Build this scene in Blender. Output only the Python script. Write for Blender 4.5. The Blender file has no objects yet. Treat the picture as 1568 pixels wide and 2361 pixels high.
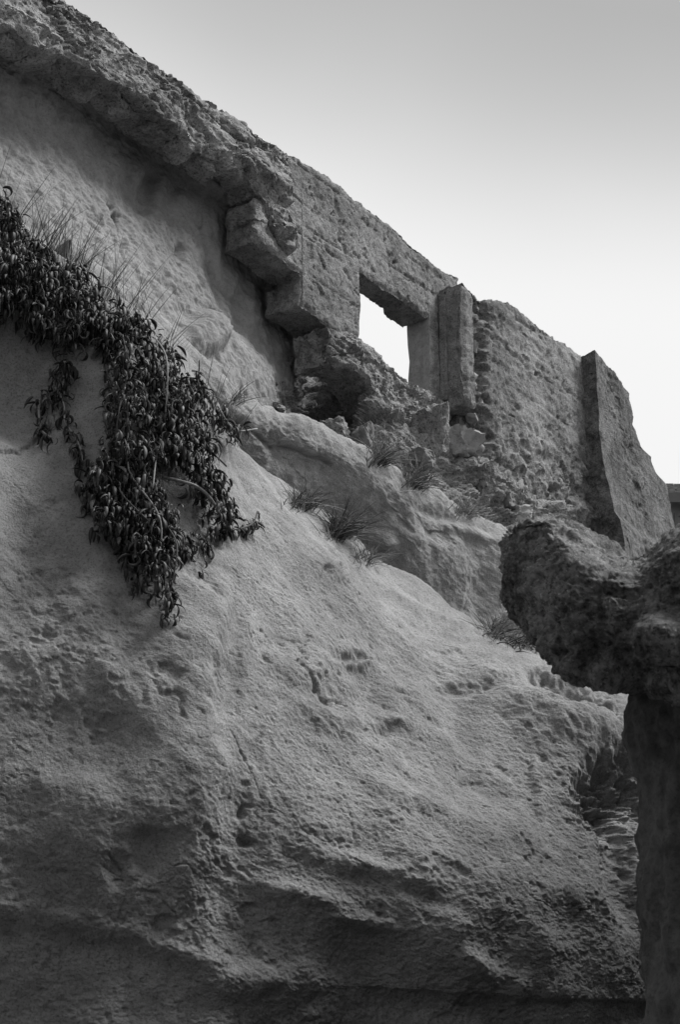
import bpy, bmesh, math, random
import numpy as np
from mathutils import Vector, Matrix, Quaternion
from mathutils.bvhtree import BVHTree

random.seed(7)
RNG = np.random.default_rng(11)
SC = bpy.context.scene
COL = SC.collection

# ------------------------------------------------------------------ camera
PITCH = math.radians(22.0)
VFOV = math.radians(30.0)
CAM = np.array([0.0, 0.0, 1.6])
W_PX, H_PX = 1568.0, 2361.0                 # the photograph as measured
FPX = (H_PX / 2) / math.tan(VFOV / 2)
RIGHT = np.array([1.0, 0, 0])
UP = np.array([0.0, -math.sin(PITCH), math.cos(PITCH)])
FWD = np.array([0.0, math.cos(PITCH), math.sin(PITCH)])

cam_d = bpy.data.cameras.new('camera')
cam_o = bpy.data.objects.new('camera', cam_d)
COL.objects.link(cam_o)
cam_o.location = CAM
cam_o.rotation_euler = (math.pi / 2 + PITCH, 0, 0)
cam_d.sensor_fit = 'VERTICAL'
cam_d.sensor_height = 36.0
cam_d.lens = 18.0 / math.tan(VFOV / 2)
cam_d.clip_end = 3000
cam_d.dof.use_dof = True
cam_d.dof.focus_distance = 17.0
cam_d.dof.aperture_fstop = 11.0
SC.camera = cam_o

# ------------------------------------------------------------------ sky, sun, exposure
SUN_DIR = np.array([0.56, 0.13, 0.80])
SUN_DIR = SUN_DIR / np.linalg.norm(SUN_DIR)
SUN_EL = math.asin(SUN_DIR[2])
SUN_AZ = math.atan2(SUN_DIR[0], SUN_DIR[1])
world = bpy.data.worlds.new('World')
SC.world = world
world.use_nodes = True
nt = world.node_tree
nt.nodes.clear()
out = nt.nodes.new('ShaderNodeOutputWorld')
bg = nt.nodes.new('ShaderNodeBackground')
bg.inputs['Strength'].default_value = 0.054
sky = nt.nodes.new('ShaderNodeTexSky')
sky.sky_type = 'NISHITA'
sky.sun_disc = False
sky.sun_elevation = SUN_EL
sky.sun_rotation = SUN_AZ
bw = nt.nodes.new('ShaderNodeRGBToBW')
nt.links.new(sky.outputs[0], bw.inputs[0])
tc = nt.nodes.new('ShaderNodeTexCoord')
# overcast layer: bright haze low down, a greyer cloud deck above, its edge slightly tilted
dot = nt.nodes.new('ShaderNodeVectorMath'); dot.operation = 'DOT_PRODUCT'
dot.inputs[1].default_value = (0.20, -0.02, 1.0)
nt.links.new(tc.outputs['Generated'], dot.inputs[0])
noi = nt.nodes.new('ShaderNodeTexNoise')
noi.inputs['Scale'].default_value = 3.0
noi.inputs['Detail'].default_value = 3.0
nt.links.new(tc.outputs['Generated'], noi.inputs['Vector'])
madd = nt.nodes.new('ShaderNodeMath'); madd.operation = 'MULTIPLY_ADD'
madd.inputs[1].default_value = 0.06
nt.links.new(noi.outputs['Fac'], madd.inputs[0])
nt.links.new(dot.outputs['Value'], madd.inputs[2])
ramp = nt.nodes.new('ShaderNodeValToRGB')
cr = ramp.color_ramp
cr.interpolation = 'B_SPLINE'
stops = [(0.0, 0.92), (0.50, 0.95), (0.53, 0.90), (0.565, 0.73), (0.60, 0.57), (0.64, 0.47), (1.0, 0.40)]
while len(cr.elements) < len(stops):
    cr.elements.new(0.5)
for e, (p, v) in zip(cr.elements, stops):
    e.position = p
    e.color = (v, v, v, 1)
nt.links.new(madd.outputs[0], ramp.inputs[0])
rbw = nt.nodes.new('ShaderNodeRGBToBW')
nt.links.new(ramp.outputs[0], rbw.inputs[0])
mul = nt.nodes.new('ShaderNodeMath'); mul.operation = 'MULTIPLY'
mul.inputs[1].default_value = 9.6
nt.links.new(rbw.outputs[0], mul.inputs[0])
add = nt.nodes.new('ShaderNodeMath'); add.operation = 'MULTIPLY_ADD'
add.inputs[1].default_value = 0.05
nt.links.new(bw.outputs[0], add.inputs[0])
nt.links.new(mul.outputs[0], add.inputs[2])
nt.links.new(add.outputs[0], bg.inputs['Color'])
nt.links.new(bg.outputs[0], out.inputs[0])

sun_d = bpy.data.lights.new('sun', 'SUN')
sun_d.energy = 2.9
sun_d.angle = math.radians(24)
sun_d.color = (1.0, 1.0, 1.0)
sun_o = bpy.data.objects.new('sun', sun_d)
COL.objects.link(sun_o)
sun_o.rotation_euler = Vector(-SUN_DIR).to_track_quat('-Z', 'Y').to_euler()
sun_o.location = (10, 5, 30)

SC.view_settings.view_transform = 'Standard'
SC.view_settings.look = 'None'
SC.view_settings.exposure = 0.9
SC.view_settings.gamma = 1.0
SC.view_settings.use_curve_mapping = False

# ------------------------------------------------------------------ geometry of the view
def ray(px, py):
    px = np.asarray(px, float); py = np.asarray(py, float)
    return (((px - W_PX / 2) / FPX)[..., None] * RIGHT + ((H_PX / 2 - py) / FPX)[..., None] * UP + FWD)
def PY(px, py, Y):                           # the point at ground distance Y seen at that place of the photograph
    r = ray(px, py)
    return CAM + r * (np.asarray(Y, float) / r[..., 1])[..., None]
def project(V):
    q = V - CAM
    z = q @ FWD
    return (q @ RIGHT) / z * FPX + W_PX / 2, H_PX / 2 - (q @ UP) / z * FPX
AZ = math.radians(36.0)                      # the wall runs away from the camera at 36 degrees
WD = np.array([math.sin(AZ), math.cos(AZ), 0.0])
WN = np.array([math.cos(AZ), -math.sin(AZ), 0.0])
Z = np.array([0, 0, 1.0])
W0 = CAM + 22.0 * ray(900, 700)
def WP(px, py, off=0.0):
    r = ray(px, py)
    t = ((W0 - CAM) @ WN + np.asarray(off, float)) / (r @ WN)
    return CAM + r * t[..., None]
def SH(px, py, off=0.0):
    q = WP(px, py, off) - W0
    return q @ WD, q[..., 2]
def wall_pt(s, h, off):
    s = np.asarray(s, float); h = np.asarray(h, float); off = np.asarray(off, float)
    return W0 + s[..., None] * WD + h[..., None] * Z + off[..., None] * WN

# ------------------------------------------------------------------ noise
_perm = RNG.permutation(256); _perm = np.concatenate([_perm, _perm, _perm])
_g = RNG.normal(size=(256, 3)); _g /= np.linalg.norm(_g, axis=1)[:, None]
def perlin(p):
    i = np.floor(p).astype(np.int64); f = p - i; i &= 255
    u = f * f * f * (f * (f * 6 - 15) + 10)
    res = 0
    for dx in (0, 1):
        wx = u[:, 0] if dx else 1 - u[:, 0]
        a = _perm[i[:, 0] + dx]
        for dy in (0, 1):
            wy = u[:, 1] if dy else 1 - u[:, 1]
            b = _perm[a + i[:, 1] + dy]
            for dz in (0, 1):
                wz = u[:, 2] if dz else 1 - u[:, 2]
                g = _g[_perm[b + i[:, 2] + dz] & 255]
                d = (g * (f - (dx, dy, dz))).sum(1)
                res = res + wx * wy * wz * d
    return res * 1.5
def fbm(p, freq, octv=4, gain=0.5, seed=0.0):
    s = 0; a = 1.0
    for k in range(octv):
        s = s + a * perlin(p * freq + seed + 17.3 * k); a *= gain; freq *= 2.03
    return s
def ridged(p, freq, octv=3, gain=0.5, seed=0.0):
    s = 0; a = 1.0
    for k in range(octv):
        s = s + a * (1 - 2 * np.abs(perlin(p * freq + seed + 31.7 * k))); a *= gain; freq *= 2.1
    return s
def cells(p, freq, seed=0):                  # distance to nearest and second feature point, and a cell value
    q = p * freq
    i = np.floor(q).astype(np.int64); f = q - i
    F1 = np.full(len(p), 9.0); F2 = np.full(len(p), 9.0); ID = np.zeros(len(p))
    for dx in (-1, 0, 1):
        for dy in (-1, 0, 1):
            for dz in (-1, 0, 1):
                h = _perm[(_perm[(_perm[(i[:, 0] + dx + seed) & 255] + i[:, 1] + dy) & 255] + i[:, 2] + dz) & 255]
                o = np.stack([h / 256.0, _perm[h + 7] / 256.0, _perm[h + 91] / 256.0], 1)
                d = np.linalg.norm(o + (dx, dy, dz) - f, axis=1)
                n1 = d < F1
                F2 = np.where(n1, F1, np.minimum(F2, d)); ID = np.where(n1, h / 256.0, ID); F1 = np.where(n1, d, F1)
    return F1, F2, ID
def smooth(a, b, x):
    t = np.clip((x - a) / (b - a), 0, 1); return t * t * (3 - 2 * t)
def frame3(e):                               # rotated coordinates whose first axis is e
    e = np.array(e, float); e /= np.linalg.norm(e)
    b = np.cross(e, (0.3, 0.9, 0.2)); b /= np.linalg.norm(b)
    return np.stack([e, b, np.cross(e, b)])
def stretched(p, e, k):
    q = p @ frame3(e).T; q[:, 0] *= k; return q

# ------------------------------------------------------------------ materials
def rock_mat(name, dark, light, scale=1.0, bump=0.5, fine=60.0, rough=0.95, speck=0.0, speck_dark=0.0, stain=0.0, streak=0.0, bdist=0.02, pits=0.0):
    m = bpy.data.materials.new(name); m.use_nodes = True
    n = m.node_tree.nodes; L = m.node_tree.links; n.clear()
    o = n.new('ShaderNodeOutputMaterial'); b = n.new('ShaderNodeBsdfPrincipled')
    b.inputs['Roughness'].default_value = rough
    b.inputs['Specular IOR Level'].default_value = 0.25
    L.new(b.outputs[0], o.inputs[0])
    t = n.new('ShaderNodeTexCoord')
    def noise(sc, det=6, ro=0.6, w=None):
        x = n.new('ShaderNodeTexNoise'); x.inputs['Scale'].default_value = sc
        x.inputs['Detail'].default_value = det; x.inputs['Roughness'].default_value = ro
        L.new(w or t.outputs['Object'], x.inputs['Vector']); return x.outputs['Fac']
    def ramp(f, a, c, va=0.0, vb=1.0):
        r = n.new('ShaderNodeMapRange'); r.inputs['From Min'].default_value = a; r.inputs['From Max'].default_value = c
        r.inputs['To Min'].default_value = va; r.inputs['To Max'].default_value = vb
        r.interpolation_type = 'SMOOTHSTEP'
        L.new(f, r.inputs['Value']); return r.outputs[0]
    def math_(op, a, c):
        x = n.new('ShaderNodeMath'); x.operation = op
        for k, v in ((0, a), (1, c)):
            if isinstance(v, (int, float)): x.inputs[k].default_value = v
            else: L.new(v, x.inputs[k])
        return x.outputs[0]
    big = noise(1.1 * scale, 5, 0.62)
    mid = noise(7 * scale, 6, 0.7)
    v = math_('ADD', math_('MULTIPLY', ramp(big, 0.3, 0.7), 0.55), math_('MULTIPLY', ramp(mid, 0.3, 0.7), 0.45))
    col = ramp(v, 0.0, 1.0, dark, light)
    if stain:
        s = ramp(noise(2.2 * scale, 8, 0.72), 0.53, 0.66, 1.0, 1.0 - stain)
        col = math_('MULTIPLY', col, s)
    if streak:
        mp = n.new('ShaderNodeMapping'); mp.inputs['Scale'].default_value = (5, 5, 0.5)
        L.new(t.outputs['Object'], mp.inputs['Vector'])
        s = ramp(noise(1.2 * scale, 5, 0.6, mp.outputs[0]), 0.5, 0.68, 1.0, 1.0 - streak)
        col = math_('MULTIPLY', col, s)
    gr = noise(fine, 3, 0.7)
    if speck:
        col = math_('MULTIPLY', col, ramp(gr, 0.60, 0.74, 1.0, 1.0 + speck))
    if speck_dark:
        col = math_('MULTIPLY', col, ramp(noise(fine * 0.6, 4, 0.75), 0.36, 0.5, 1.0 - speck_dark, 1.0))
    cb = n.new('ShaderNodeCombineColor')
    for k in range(3): L.new(col, cb.inputs[k])
    L.new(cb.outputs[0], b.inputs['Base Color'])
    hgt = math_('ADD', math_('MULTIPLY', noise(fine * 0.35, 6, 0.68), 1.0), math_('MULTIPLY', gr, 0.35))
    if pits:
        vo = n.new('ShaderNodeTexVoronoi'); vo.inputs['Scale'].default_value = fine * 0.5
        L.new(t.outputs['Object'], vo.inputs['Vector'])
        hgt = math_('ADD', hgt, math_('MULTIPLY', ramp(vo.outputs['Distance'], 0.05, 0.4), pits))
    bp = n.new('ShaderNodeBump'); bp.inputs['Strength'].default_value = bump; bp.inputs['Distance'].default_value = bdist
    L.new(hgt, bp.inputs['Height']); L.new(bp.outputs[0], b.inputs['Normal'])
    return m
def plain_mat(name, v, rough=0.6, var=0.3, scale=20.0, spec=0.4):
    m = bpy.data.materials.new(name); m.use_nodes = True
    n = m.node_tree.nodes; L = m.node_tree.links
    b = n['Principled BSDF']; b.inputs['Roughness'].default_value = rough
    b.inputs['Specular IOR Level'].default_value = spec
    t = n.new('ShaderNodeTexCoord'); x = n.new('ShaderNodeTexNoise'); x.inputs['Scale'].default_value = scale
    x.inputs['Detail'].default_value = 4
    L.new(t.outputs['Object'], x.inputs['Vector'])
    r = n.new('ShaderNodeMapRange'); r.inputs['From Min'].default_value = 0.3; r.inputs['From Max'].default_value = 0.7
    r.inputs['To Min'].default_value = v * (1 - var); r.inputs['To Max'].default_value = v * (1 + var)
    L.new(x.outputs['Fac'], r.inputs['Value'])
    cb = n.new('ShaderNodeCombineColor')
    for k in range(3): L.new(r.outputs[0], cb.inputs[k])
    L.new(cb.outputs[0], b.inputs['Base Color'])
    return m

M_CLIFF = rock_mat('sandstone', 0.20, 0.36, 0.7, 1.0, 120, speck=0.3, speck_dark=0.45, stain=0.32, bdist=0.018)
M_BANK = rock_mat('sandstone_bank', 0.17, 0.28, 0.8, 0.9, 70, speck_dark=0.25, stain=0.25, bdist=0.02)
M_CONC = rock_mat('weathered_concrete', 0.11, 0.31, 1.3, 1.0, 80, speck=1.1, speck_dark=0.65, stain=0.4, bdist=0.028, pits=0.2)
M_CONC2 = rock_mat('old_concrete', 0.09, 0.31, 1.1, 1.0, 75, speck=1.2, speck_dark=0.65, stain=0.5, bdist=0.026, pits=0.2)
M_ROUGH = rock_mat('rubble_concrete', 0.12, 0.34, 1.2, 1.0, 60, speck=0.9, speck_dark=0.65, stain=0.3, bdist=0.03, pits=0.4)
M_SMOOTH = rock_mat('smooth_concrete', 0.20, 0.31, 1.6, 0.4, 50, stain=0.3, streak=0.2, speck_dark=0.25, bdist=0.008)
M_STAINED = rock_mat('stained_concrete', 0.06, 0.24, 1.5, 1.0, 75, speck=1.0, speck_dark=0.7, stain=0.7, streak=0.35, bdist=0.035, pits=0.2)
M_BOULDER = rock_mat('lichened_concrete', 0.025, 0.23, 4.0, 0.9, 80, speck=1.8, speck_dark=0.65, stain=0.55, bdist=0.012, pits=0.2)
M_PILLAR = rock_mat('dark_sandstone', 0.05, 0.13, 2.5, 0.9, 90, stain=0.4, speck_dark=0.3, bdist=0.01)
M_SMOOTH2 = rock_mat('dusty_concrete', 0.20, 0.30, 1.2, 0.6, 60, speck_dark=0.3, stain=0.2, bdist=0.012)
M_STONE = rock_mat('pale_stone', 0.27, 0.38, 1.6, 0.5, 30, speck_dark=0.3, bdist=0.02)
M_DARKSTONE = rock_mat('dark_stone', 0.10, 0.20, 1.6, 0.6, 30, speck=0.3, bdist=0.02)
M_SAND = rock_mat('wet_sand', 0.10, 0.14, 0.6, 0.3, 40)
M_SOIL = rock_mat('dry_soil', 0.12, 0.20, 0.6, 0.5, 20)
M_LEAF = plain_mat('dark_leaf', 0.028, 0.6, 0.5, 14, 0.28)
M_LEAF2 = plain_mat('pale_highlight_leaf', 0.085, 0.55, 0.4, 14, 0.28)  # paler leaf tone, raised to put highlights into the colour
M_LEAF3 = plain_mat('dead_leaf', 0.13, 0.7, 0.4, 14, 0.2)
M_STEM = plain_mat('dry_stem', 0.24, 0.8, 0.3, 30, 0.2)
M_DSTEM = plain_mat('dark_stem', 0.05, 0.7, 0.3, 30, 0.2)
M_DRY = plain_mat('dry_grass', 0.22, 0.8, 0.3, 30, 0.2)
M_GRASS = plain_mat('green_grass', 0.055, 0.6, 0.35, 30, 0.3)

# ------------------------------------------------------------------ mesh helpers
def mesh_of(name, V, F, mat, smooth_=True, sharp=None):
    me = bpy.data.meshes.new(name)
    V = np.asarray(V, np.float32)
    if isinstance(F, np.ndarray):
        k = F.shape[1]
        me.vertices.add(len(V)); me.vertices.foreach_set('co', V.ravel())
        me.loops.add(F.size); me.loops.foreach_set('vertex_index', F.ravel().astype(np.int32))
        me.polygons.add(len(F))
        me.polygons.foreach_set('loop_start', np.arange(0, F.size, k, dtype=np.int32))
        me.polygons.foreach_set('loop_total', np.full(len(F), k, np.int32))
    else:
        me.from_pydata(V.tolist(), [], [list(f) for f in F])
    me.update(calc_edges=True); me.validate()
    me.polygons.foreach_set('use_smooth', np.full(len(me.polygons), smooth_))
    if sharp: me.set_sharp_from_angle(angle=math.radians(sharp))
    me.materials.append(mat)
    return me
def tag(o, label=None, cat=None, group=None, kind=None):
    if label: o['label'] = label
    if cat: o['category'] = cat
    if group: o['group'] = group
    if kind: o['kind'] = kind
    return o
def thing(name, loc, label, cat, group=None):
    o = bpy.data.objects.new(name, None); COL.objects.link(o)
    o.location = loc; o.empty_display_size = 0.3
    return tag(o, label, cat, group)
def put(name, V, F, mat, parent=None, sharp=None, smooth_=True, **kw):
    V = np.asarray(V, float)
    if parent is not None:
        org = np.array(parent.location)
        if parent.parent is not None: org = org + np.array(parent.parent.location)
    else:
        org = np.array([V[:, 0].mean(), V[:, 1].mean(), V[:, 2].min()])
    me = mesh_of(name, V - org, F, mat, smooth_, sharp)
    o = bpy.data.objects.new(name, me); COL.objects.link(o)
    if parent is not None: o.parent = parent
    else: o.location = org
    return tag(o, **kw)
def grid_faces(nu, nv, wrap=False):
    i = np.arange(nv - 1)[:, None]; nc = nu if wrap else nu - 1
    j = np.arange(nc)[None]
    j2 = (j + 1) % nu
    a = i * nu + j; b = i * nu + j2; c = (i + 1) * nu + j2; d = (i + 1) * nu + j
    return np.stack([a, d, c, b], -1).reshape(-1, 4)
def grid_normals(G):
    du = np.gradient(G, axis=1); dv = np.gradient(G, axis=0)
    n = np.cross(dv, du); n /= np.linalg.norm(n, axis=2)[..., None] + 1e-12
    return n
def crom(A, t):                              # Catmull-Rom along axis 0 of A at float indices t
    n = len(A); i = np.clip(np.floor(t).astype(int), 0, n - 2); f = (t - i).reshape((-1,) + (1,) * (A.ndim - 1))
    g = lambda k: A[np.clip(k, 0, n - 1)]
    p0, p1, p2, p3 = g(i - 1), g(i), g(i + 1), g(i + 2)
    return 0.5 * (2 * p1 + (p2 - p0) * f + (2 * p0 - 5 * p1 + 4 * p2 - p3) * f**2 + (3 * p1 - p0 - 3 * p2 + p3) * f**3)
def net(ctrl, nu, counts, wts=None):         # ctrl: rows x cols x 3 -> dense grid
    ctrl = np.asarray(ctrl, float)
    seg = np.linalg.norm(np.diff(ctrl, axis=1), axis=2).mean(0)
    if wts is not None: seg = seg * wts
    cum = np.concatenate([[0], np.cumsum(seg)])
    tu = np.interp(np.linspace(0, cum[-1], nu), cum, np.arange(ctrl.shape[1]))
    tv = np.concatenate([k + np.arange(c) / c for k, c in enumerate(counts)] + [[ctrl.shape[0] - 1]])
    A = crom(ctrl, tv)
    return crom(A.transpose(1, 0, 2), tu).transpose(1, 0, 2)
def dent(px, py, cx, cy, sx, sy, ang=0, pw=1.0):
    c, s = math.cos(math.radians(ang)), math.sin(math.radians(ang))
    u = ((px - cx) * c + (py - cy) * s) / sx; v = (-(px - cx) * s + (py - cy) * c) / sy
    return np.exp(-(u * u + v * v) ** pw)
def line_mask(px, py, pts, w):
    D = np.full(px.shape, 1e9)
    for (x0, y0), (x1, y1) in zip(pts[:-1], pts[1:]):
        dx, dy = x1 - x0, y1 - y0
        t = np.clip(((px - x0) * dx + (py - y0) * dy) / (dx * dx + dy * dy), 0, 1)
        D = np.minimum(D, np.hypot(px - x0 - t * dx, py - y0 - t * dy))
    return np.exp(-(D / w) ** 2)
def bvh_of(V, F):
    return BVHTree.FromPolygons([tuple(v) for v in V], [tuple(f) for f in F])

# ================================================================== GROUND
def sheet(name, x0, x1, y0, y1, nx, ny, zf, mat, **kw):
    X, Y = np.meshgrid(np.linspace(x0, x1, nx), np.linspace(y0, y1, ny))
    V = np.stack([X, Y, np.zeros_like(X)], -1).reshape(-1, 3)
    V[:, 2] = zf(V)
    return put(name, V, grid_faces(nx, ny)[:, ::-1], mat, **kw)
sheet('beach', -400, 400, -400, 400, 161, 161, lambda V: 0.06 * fbm(V * (1, 1, 0), 0.15, 3), M_SAND, kind='structure')
# ground on top of the cliff behind the wall (carries the house)
def top_z(V):
    y = (V - W0) @ (-WN)
    return 10.0 + 0.055 * np.clip(y, 0, 60) + 0.25 * fbm(V * (1, 1, 0), 0.2, 3) + 0 * y
gs, go = np.meshgrid(np.linspace(-30, 60, 70), np.linspace(-1.6, -70, 60))
V = wall_pt(gs.ravel(), 0 * gs.ravel(), go.ravel()); V[:, 2] = top_z(V)
put('clifftop_ground', V, grid_faces(70, 60), M_SOIL, kind='structure')

# ================================================================== FRONT CLIFF
cols = [-260, 0, 150, 270, 370, 470, 545, 650, 760, 860, 980, 1100, 1200, 1290, 1380, 1470, 1580, 1720]
ridge = [300, 470, 600, 705, 795, 930, 1032, 1115, 1200, 1290, 1362, 1432, 1476, 1512, 1545, 1578, 1620, 1680]
ry =   [11.6, 12.0, 12.2, 12.4, 12.7, 13.1, 13.6, 14.1, 14.5, 14.8, 15.1, 15.3, 15.4, 15.4, 15.4, 15.4, 15.5, 15.9]
y1 =   [11.2, 11.5, 11.6, 11.65, 11.75, 12.0, 12.25, 12.5, 12.7, 12.9, 13.1, 13.3, 13.45, 13.5, 13.6, 13.8, 14.2, 15.2]
y2 =   [10.85, 11.1, 11.2, 11.3, 11.4, 11.55, 11.7, 11.85, 12.0, 12.15, 12.35, 12.6, 12.8, 13.0, 13.2, 13.5, 14.0, 15.0]
y3 =   [10.7, 10.93, 11.03, 11.1, 11.18, 11.28, 11.4, 11.5, 11.6, 11.75, 11.9, 12.1, 12.35, 12.6, 12.9, 13.3, 13.9, 15.0]
y4 =   [10.5, 10.75, 10.9, 11.0, 11.1, 11.2, 11.3, 11.38, 11.45, 11.55, 11.65, 11.8, 12.0, 12.3, 12.7, 13.2, 13.9, 15.0]
y5 =   [10.55, 10.8, 10.95, 11.05, 11.15, 11.25, 11.33, 11.4, 11.47, 11.55, 11.65, 11.8, 12.0, 12.3, 12.7, 13.2, 13.9, 15.0]
y4 = [a + 0.09 for a in y3]; y5 = [a + 0.22 for a in y3]      # the foot is cut back, shaped to make it fall darker
rows = []
def widen(a, l2, l1, r1): return [l2, l1] + list(a) + [r1]        # the cliff goes on beyond both edges of the view
cols = widen(cols, -1050, -620, 2050); ridge = widen(ridge, -180, 50, 1800)
ry = widen(ry, 10.9, 11.3, 17.0); y1 = widen(y1, 10.3, 10.8, 16.8); y2 = widen(y2, 9.7, 10.2, 16.7); y3 = widen(y3, 9.4, 9.9, 16.7); y4 = widen(y4, 9.5, 10.0, 16.8); y5 = widen(y5, 9.7, 10.2, 16.9)
cols = np.array(cols, float); ridge = np.array(ridge, float)
P1 = PY(cols, ridge, ry)
back = P1 + np.array([-0.35, 1.1, -0.55])
rows.append(back + np.array([-0.3, 0.9, -2.2])); rows.append(back); rows.append(P1)
rows.append(PY(cols, ridge + (2361 - ridge) * 0.07, np.array(ry) * 0.38 + np.array(y1) * 0.62))
for t, yy in ((0.22, y1), (0.45, y2), (0.68, y3), (0.90, y4), (1.12, y5)):
    rows.append(PY(cols, ridge + (2361 - ridge) * t, yy))
low = rows[-1].copy(); low[:, 2] = -0.3; low[:, 1] += 0.1
rows.append(low)
G = net(rows, 760, [10, 26, 70, 110, 175, 175, 175, 160, 14], np.where((cols[1:] < 0) | (cols[:-1] > 1500), 0.25, 1.0))
sh = G.shape[:2]; N = grid_normals(G)
N *= np.sign((N.reshape(-1, 3) @ np.array([0, -1, 0.2])).mean())
V = G.reshape(-1, 3); N = N.reshape(-1, 3); px, py = project(V)
D = np.zeros(len(V))
fade = smooth(0.0, 1.0, np.repeat(np.arange(sh[0]), sh[1]) / 30.0)
face = smooth(-40, 60, py - np.interp(px, cols, ridge))
D += fade * (0.11 * fbm(V, 0.7, 2) + 0.04 * fbm(V, 1.7, 3, 0.5, seed=3))
k1, k2, _k = cells(stretched(V, (0.5, 0.0, -0.8), 0.55) + 0.18 * fbm(V, 2.2, 4, 0.6, 44)[:, None] + 0.1, 1.6, 41)
D -= 0.009 * (1 - smooth(0.0, 0.018, k2 - k1)) * smooth(0.05, 0.3, fbm(V, 1.1, 3, 0.5, 45)) * face      # a few fine cracks
cen = smooth(430, 720, px) * smooth(1050, 1250, py)                     # crusty middle
lowr = smooth(1750, 2050, py + 0.15 * px)
mx = np.maximum(cen, 0.75 * lowr)
crust = fbm(V, 7.5, 5, 0.66, 9)
D += 0.0055 * crust * (0.7 + 0.4 * mx)
warp = np.stack([crust, -crust, crust], 1) * 0.02
for fr, am, sd in ((13.0, 0.008, 3), (6.0, 0.009, 9)):
    q = stretched(V, (0.8, -0.1, -0.5), 0.7)
    F1, F2, ID = cells(q + warp, fr, sd)
    D += smooth(0.0, 0.4, fbm(V, 1.3, 3, 0.5, 40 + sd)) * (0.25 + mx) * am * (ID - 0.5) * smooth(0.02, 0.25, F2 - F1)
D -= 0.008 * smooth(0.5, 1.1, fbm(V, 11.0, 3, 0.7, 77))
D -= 0.02 * smooth(0.5, 1.1, fbm(V, 3.2, 4, 0.7, 79)) * face
D += 0.0050 * fbm(V, 30, 2, 0.7, 21) * (0.5 + 0.7 * mx)
# shapes of its own
FE = [  # cx, cy, sx, sy, angle, metres, power
    (440, 1660, 110, 330, 3, 0.10, 1), (330, 1640, 60, 70, 0, 0.05, 1), (250, 1560, 50, 60, 0, 0.04, 1),
    (505, 1560, 34, 150, 0, -0.07, 1.6), (530, 1430, 22, 35, 0, -0.03, 2), (470, 1330, 40, 30, 0, -0.03, 2),
    (40, 880, 95, 120, -30, -0.28, 1), (190, 930, 50, 90, 0, -0.10, 1), (70, 1240, 70, 120, 0, -0.06, 1),
    (765, 1320, 36, 30, 0, 0.035, 1.5), (785, 1318, 14, 18, 0, -0.07, 2), (745, 1330, 10, 12, 0, -0.05, 2),
    (820, 1520, 44, 10, 4, -0.06, 1), (820, 1540, 50, 12, 4, 0.04, 1), (938, 1602, 34, 10, 8, -0.06, 1), (945, 1620, 40, 12, 8, 0.03, 1),
    (888, 1688, 20, 14, 20, -0.06, 1), (925, 1668, 34, 14, 25, 0.05, 1), (690, 1540, 60, 62, 0, 0.06, 1.8),
    (750, 1655, 90, 26, 18, 0.07, 1), (760, 1610, 70, 20, 18, -0.04, 1),
    (268, 2005, 24, 36, -14, -0.06, 1), (290, 1990, 14, 20, 10, -0.03, 1), (345, 1960, 42, 60, 0, -0.05, 2.2), (345, 1905, 55, 16, 0, 0.02, 1),
    (550, 1875, 9, 14, 0, -0.05, 1), (572, 1932, 15, 9, 0, -0.05, 1),
    (1245, 1560, 20, 14, 0, -0.08, 2), (1300, 1590, 75, 24, 12, -0.20, 1.6), (1375, 1630, 75, 26, 8, -0.18, 1.5),
    (1290, 1640, 60, 22, 20, -0.06, 1.5), (1340, 1690, 110, 40, 10, 0.12, 1.3), (1250, 1660, 90, 40, 15, 0.06, 1),
    (1425, 1830, 92, 74, 18, -0.24, 2), (1445, 1990, 42, 150, -14, -0.15, 2), (1235, 1790, 12, 34, -6, 0.03, 2), (1250, 1840, 12, 60, -10, 0.02, 2),
    (1310, 2120, 60, 60, 0, -0.05, 2), (850, 2130, 90, 22, 10, 0.05, 1), (1000, 2060, 100, 30, 20, -0.05, 1),
    (850, 1990, 120, 22, 16, 0.05, 1), (700, 2060, 120, 24, 14, 0.05, 1), (1000, 1860, 120, 24, 22, 0.05, 1), (1100, 1800, 90, 22, 25, -0.04, 1),
    (1130, 2240, 90, 30, 20, 0.05, 1), (600, 2250, 120, 40, 0, 0.06, 1), (200, 1420, 90, 60, 0, 0.04, 1),
    (1140, 1560, 90, 22, 12, 0.06, 1.2), (1080, 1590, 70, 12, 10, -0.05, 1.4), (1180, 1640, 80, 30, 15, 0.05, 1),
]
jx = 8 * fbm(V, 2.5, 4, 0.6, 30) + 6 * fbm(V, 9, 2, 0.6, 35); jy = 8 * fbm(V, 2.5, 4, 0.6, 33) + 6 * fbm(V, 9, 2, 0.6, 37)
for cx, cy, sx, sy, an, am, pw in FE:
    D += am * dent(px + jx, py + jy, cx, cy, sx, sy, an, pw)
D -= 0.02 * smooth(-0.1, 0.3, fbm(V, 2.0, 2, 0.5, 99)) * line_mask(px + 12 * crust, py, [(555, 1240), (580, 1320), (586, 1480), (590, 1600), (582, 1720)], 2.6)
D -= 0.02 * line_mask(px + 14 * crust, py + 10 * crust, [(690, 1480), (680, 1550), (740, 1610), (800, 1625)], 4)
D += 0.025 * line_mask(px + 30 * crust, py + 14 * crust, [(-60, 2085), (90, 2100), (200, 2138), (290, 2140), (400, 2195), (480, 2210)], 22)
D -= 0.03 * line_mask(px + 30 * crust, py + 14 * crust, [(-60, 2150), (120, 2165), (280, 2190), (420, 2240)], 30)
D -= 0.018 * line_mask(px + 10 * crust, py + 10 * crust, [(255, 1975), (275, 2000), (290, 2030), (262, 2030)], 3)
D -= 0.03 * line_mask(px, py + 8 * crust, [(0, 1020), (60, 1000), (120, 950)], 6)
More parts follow.
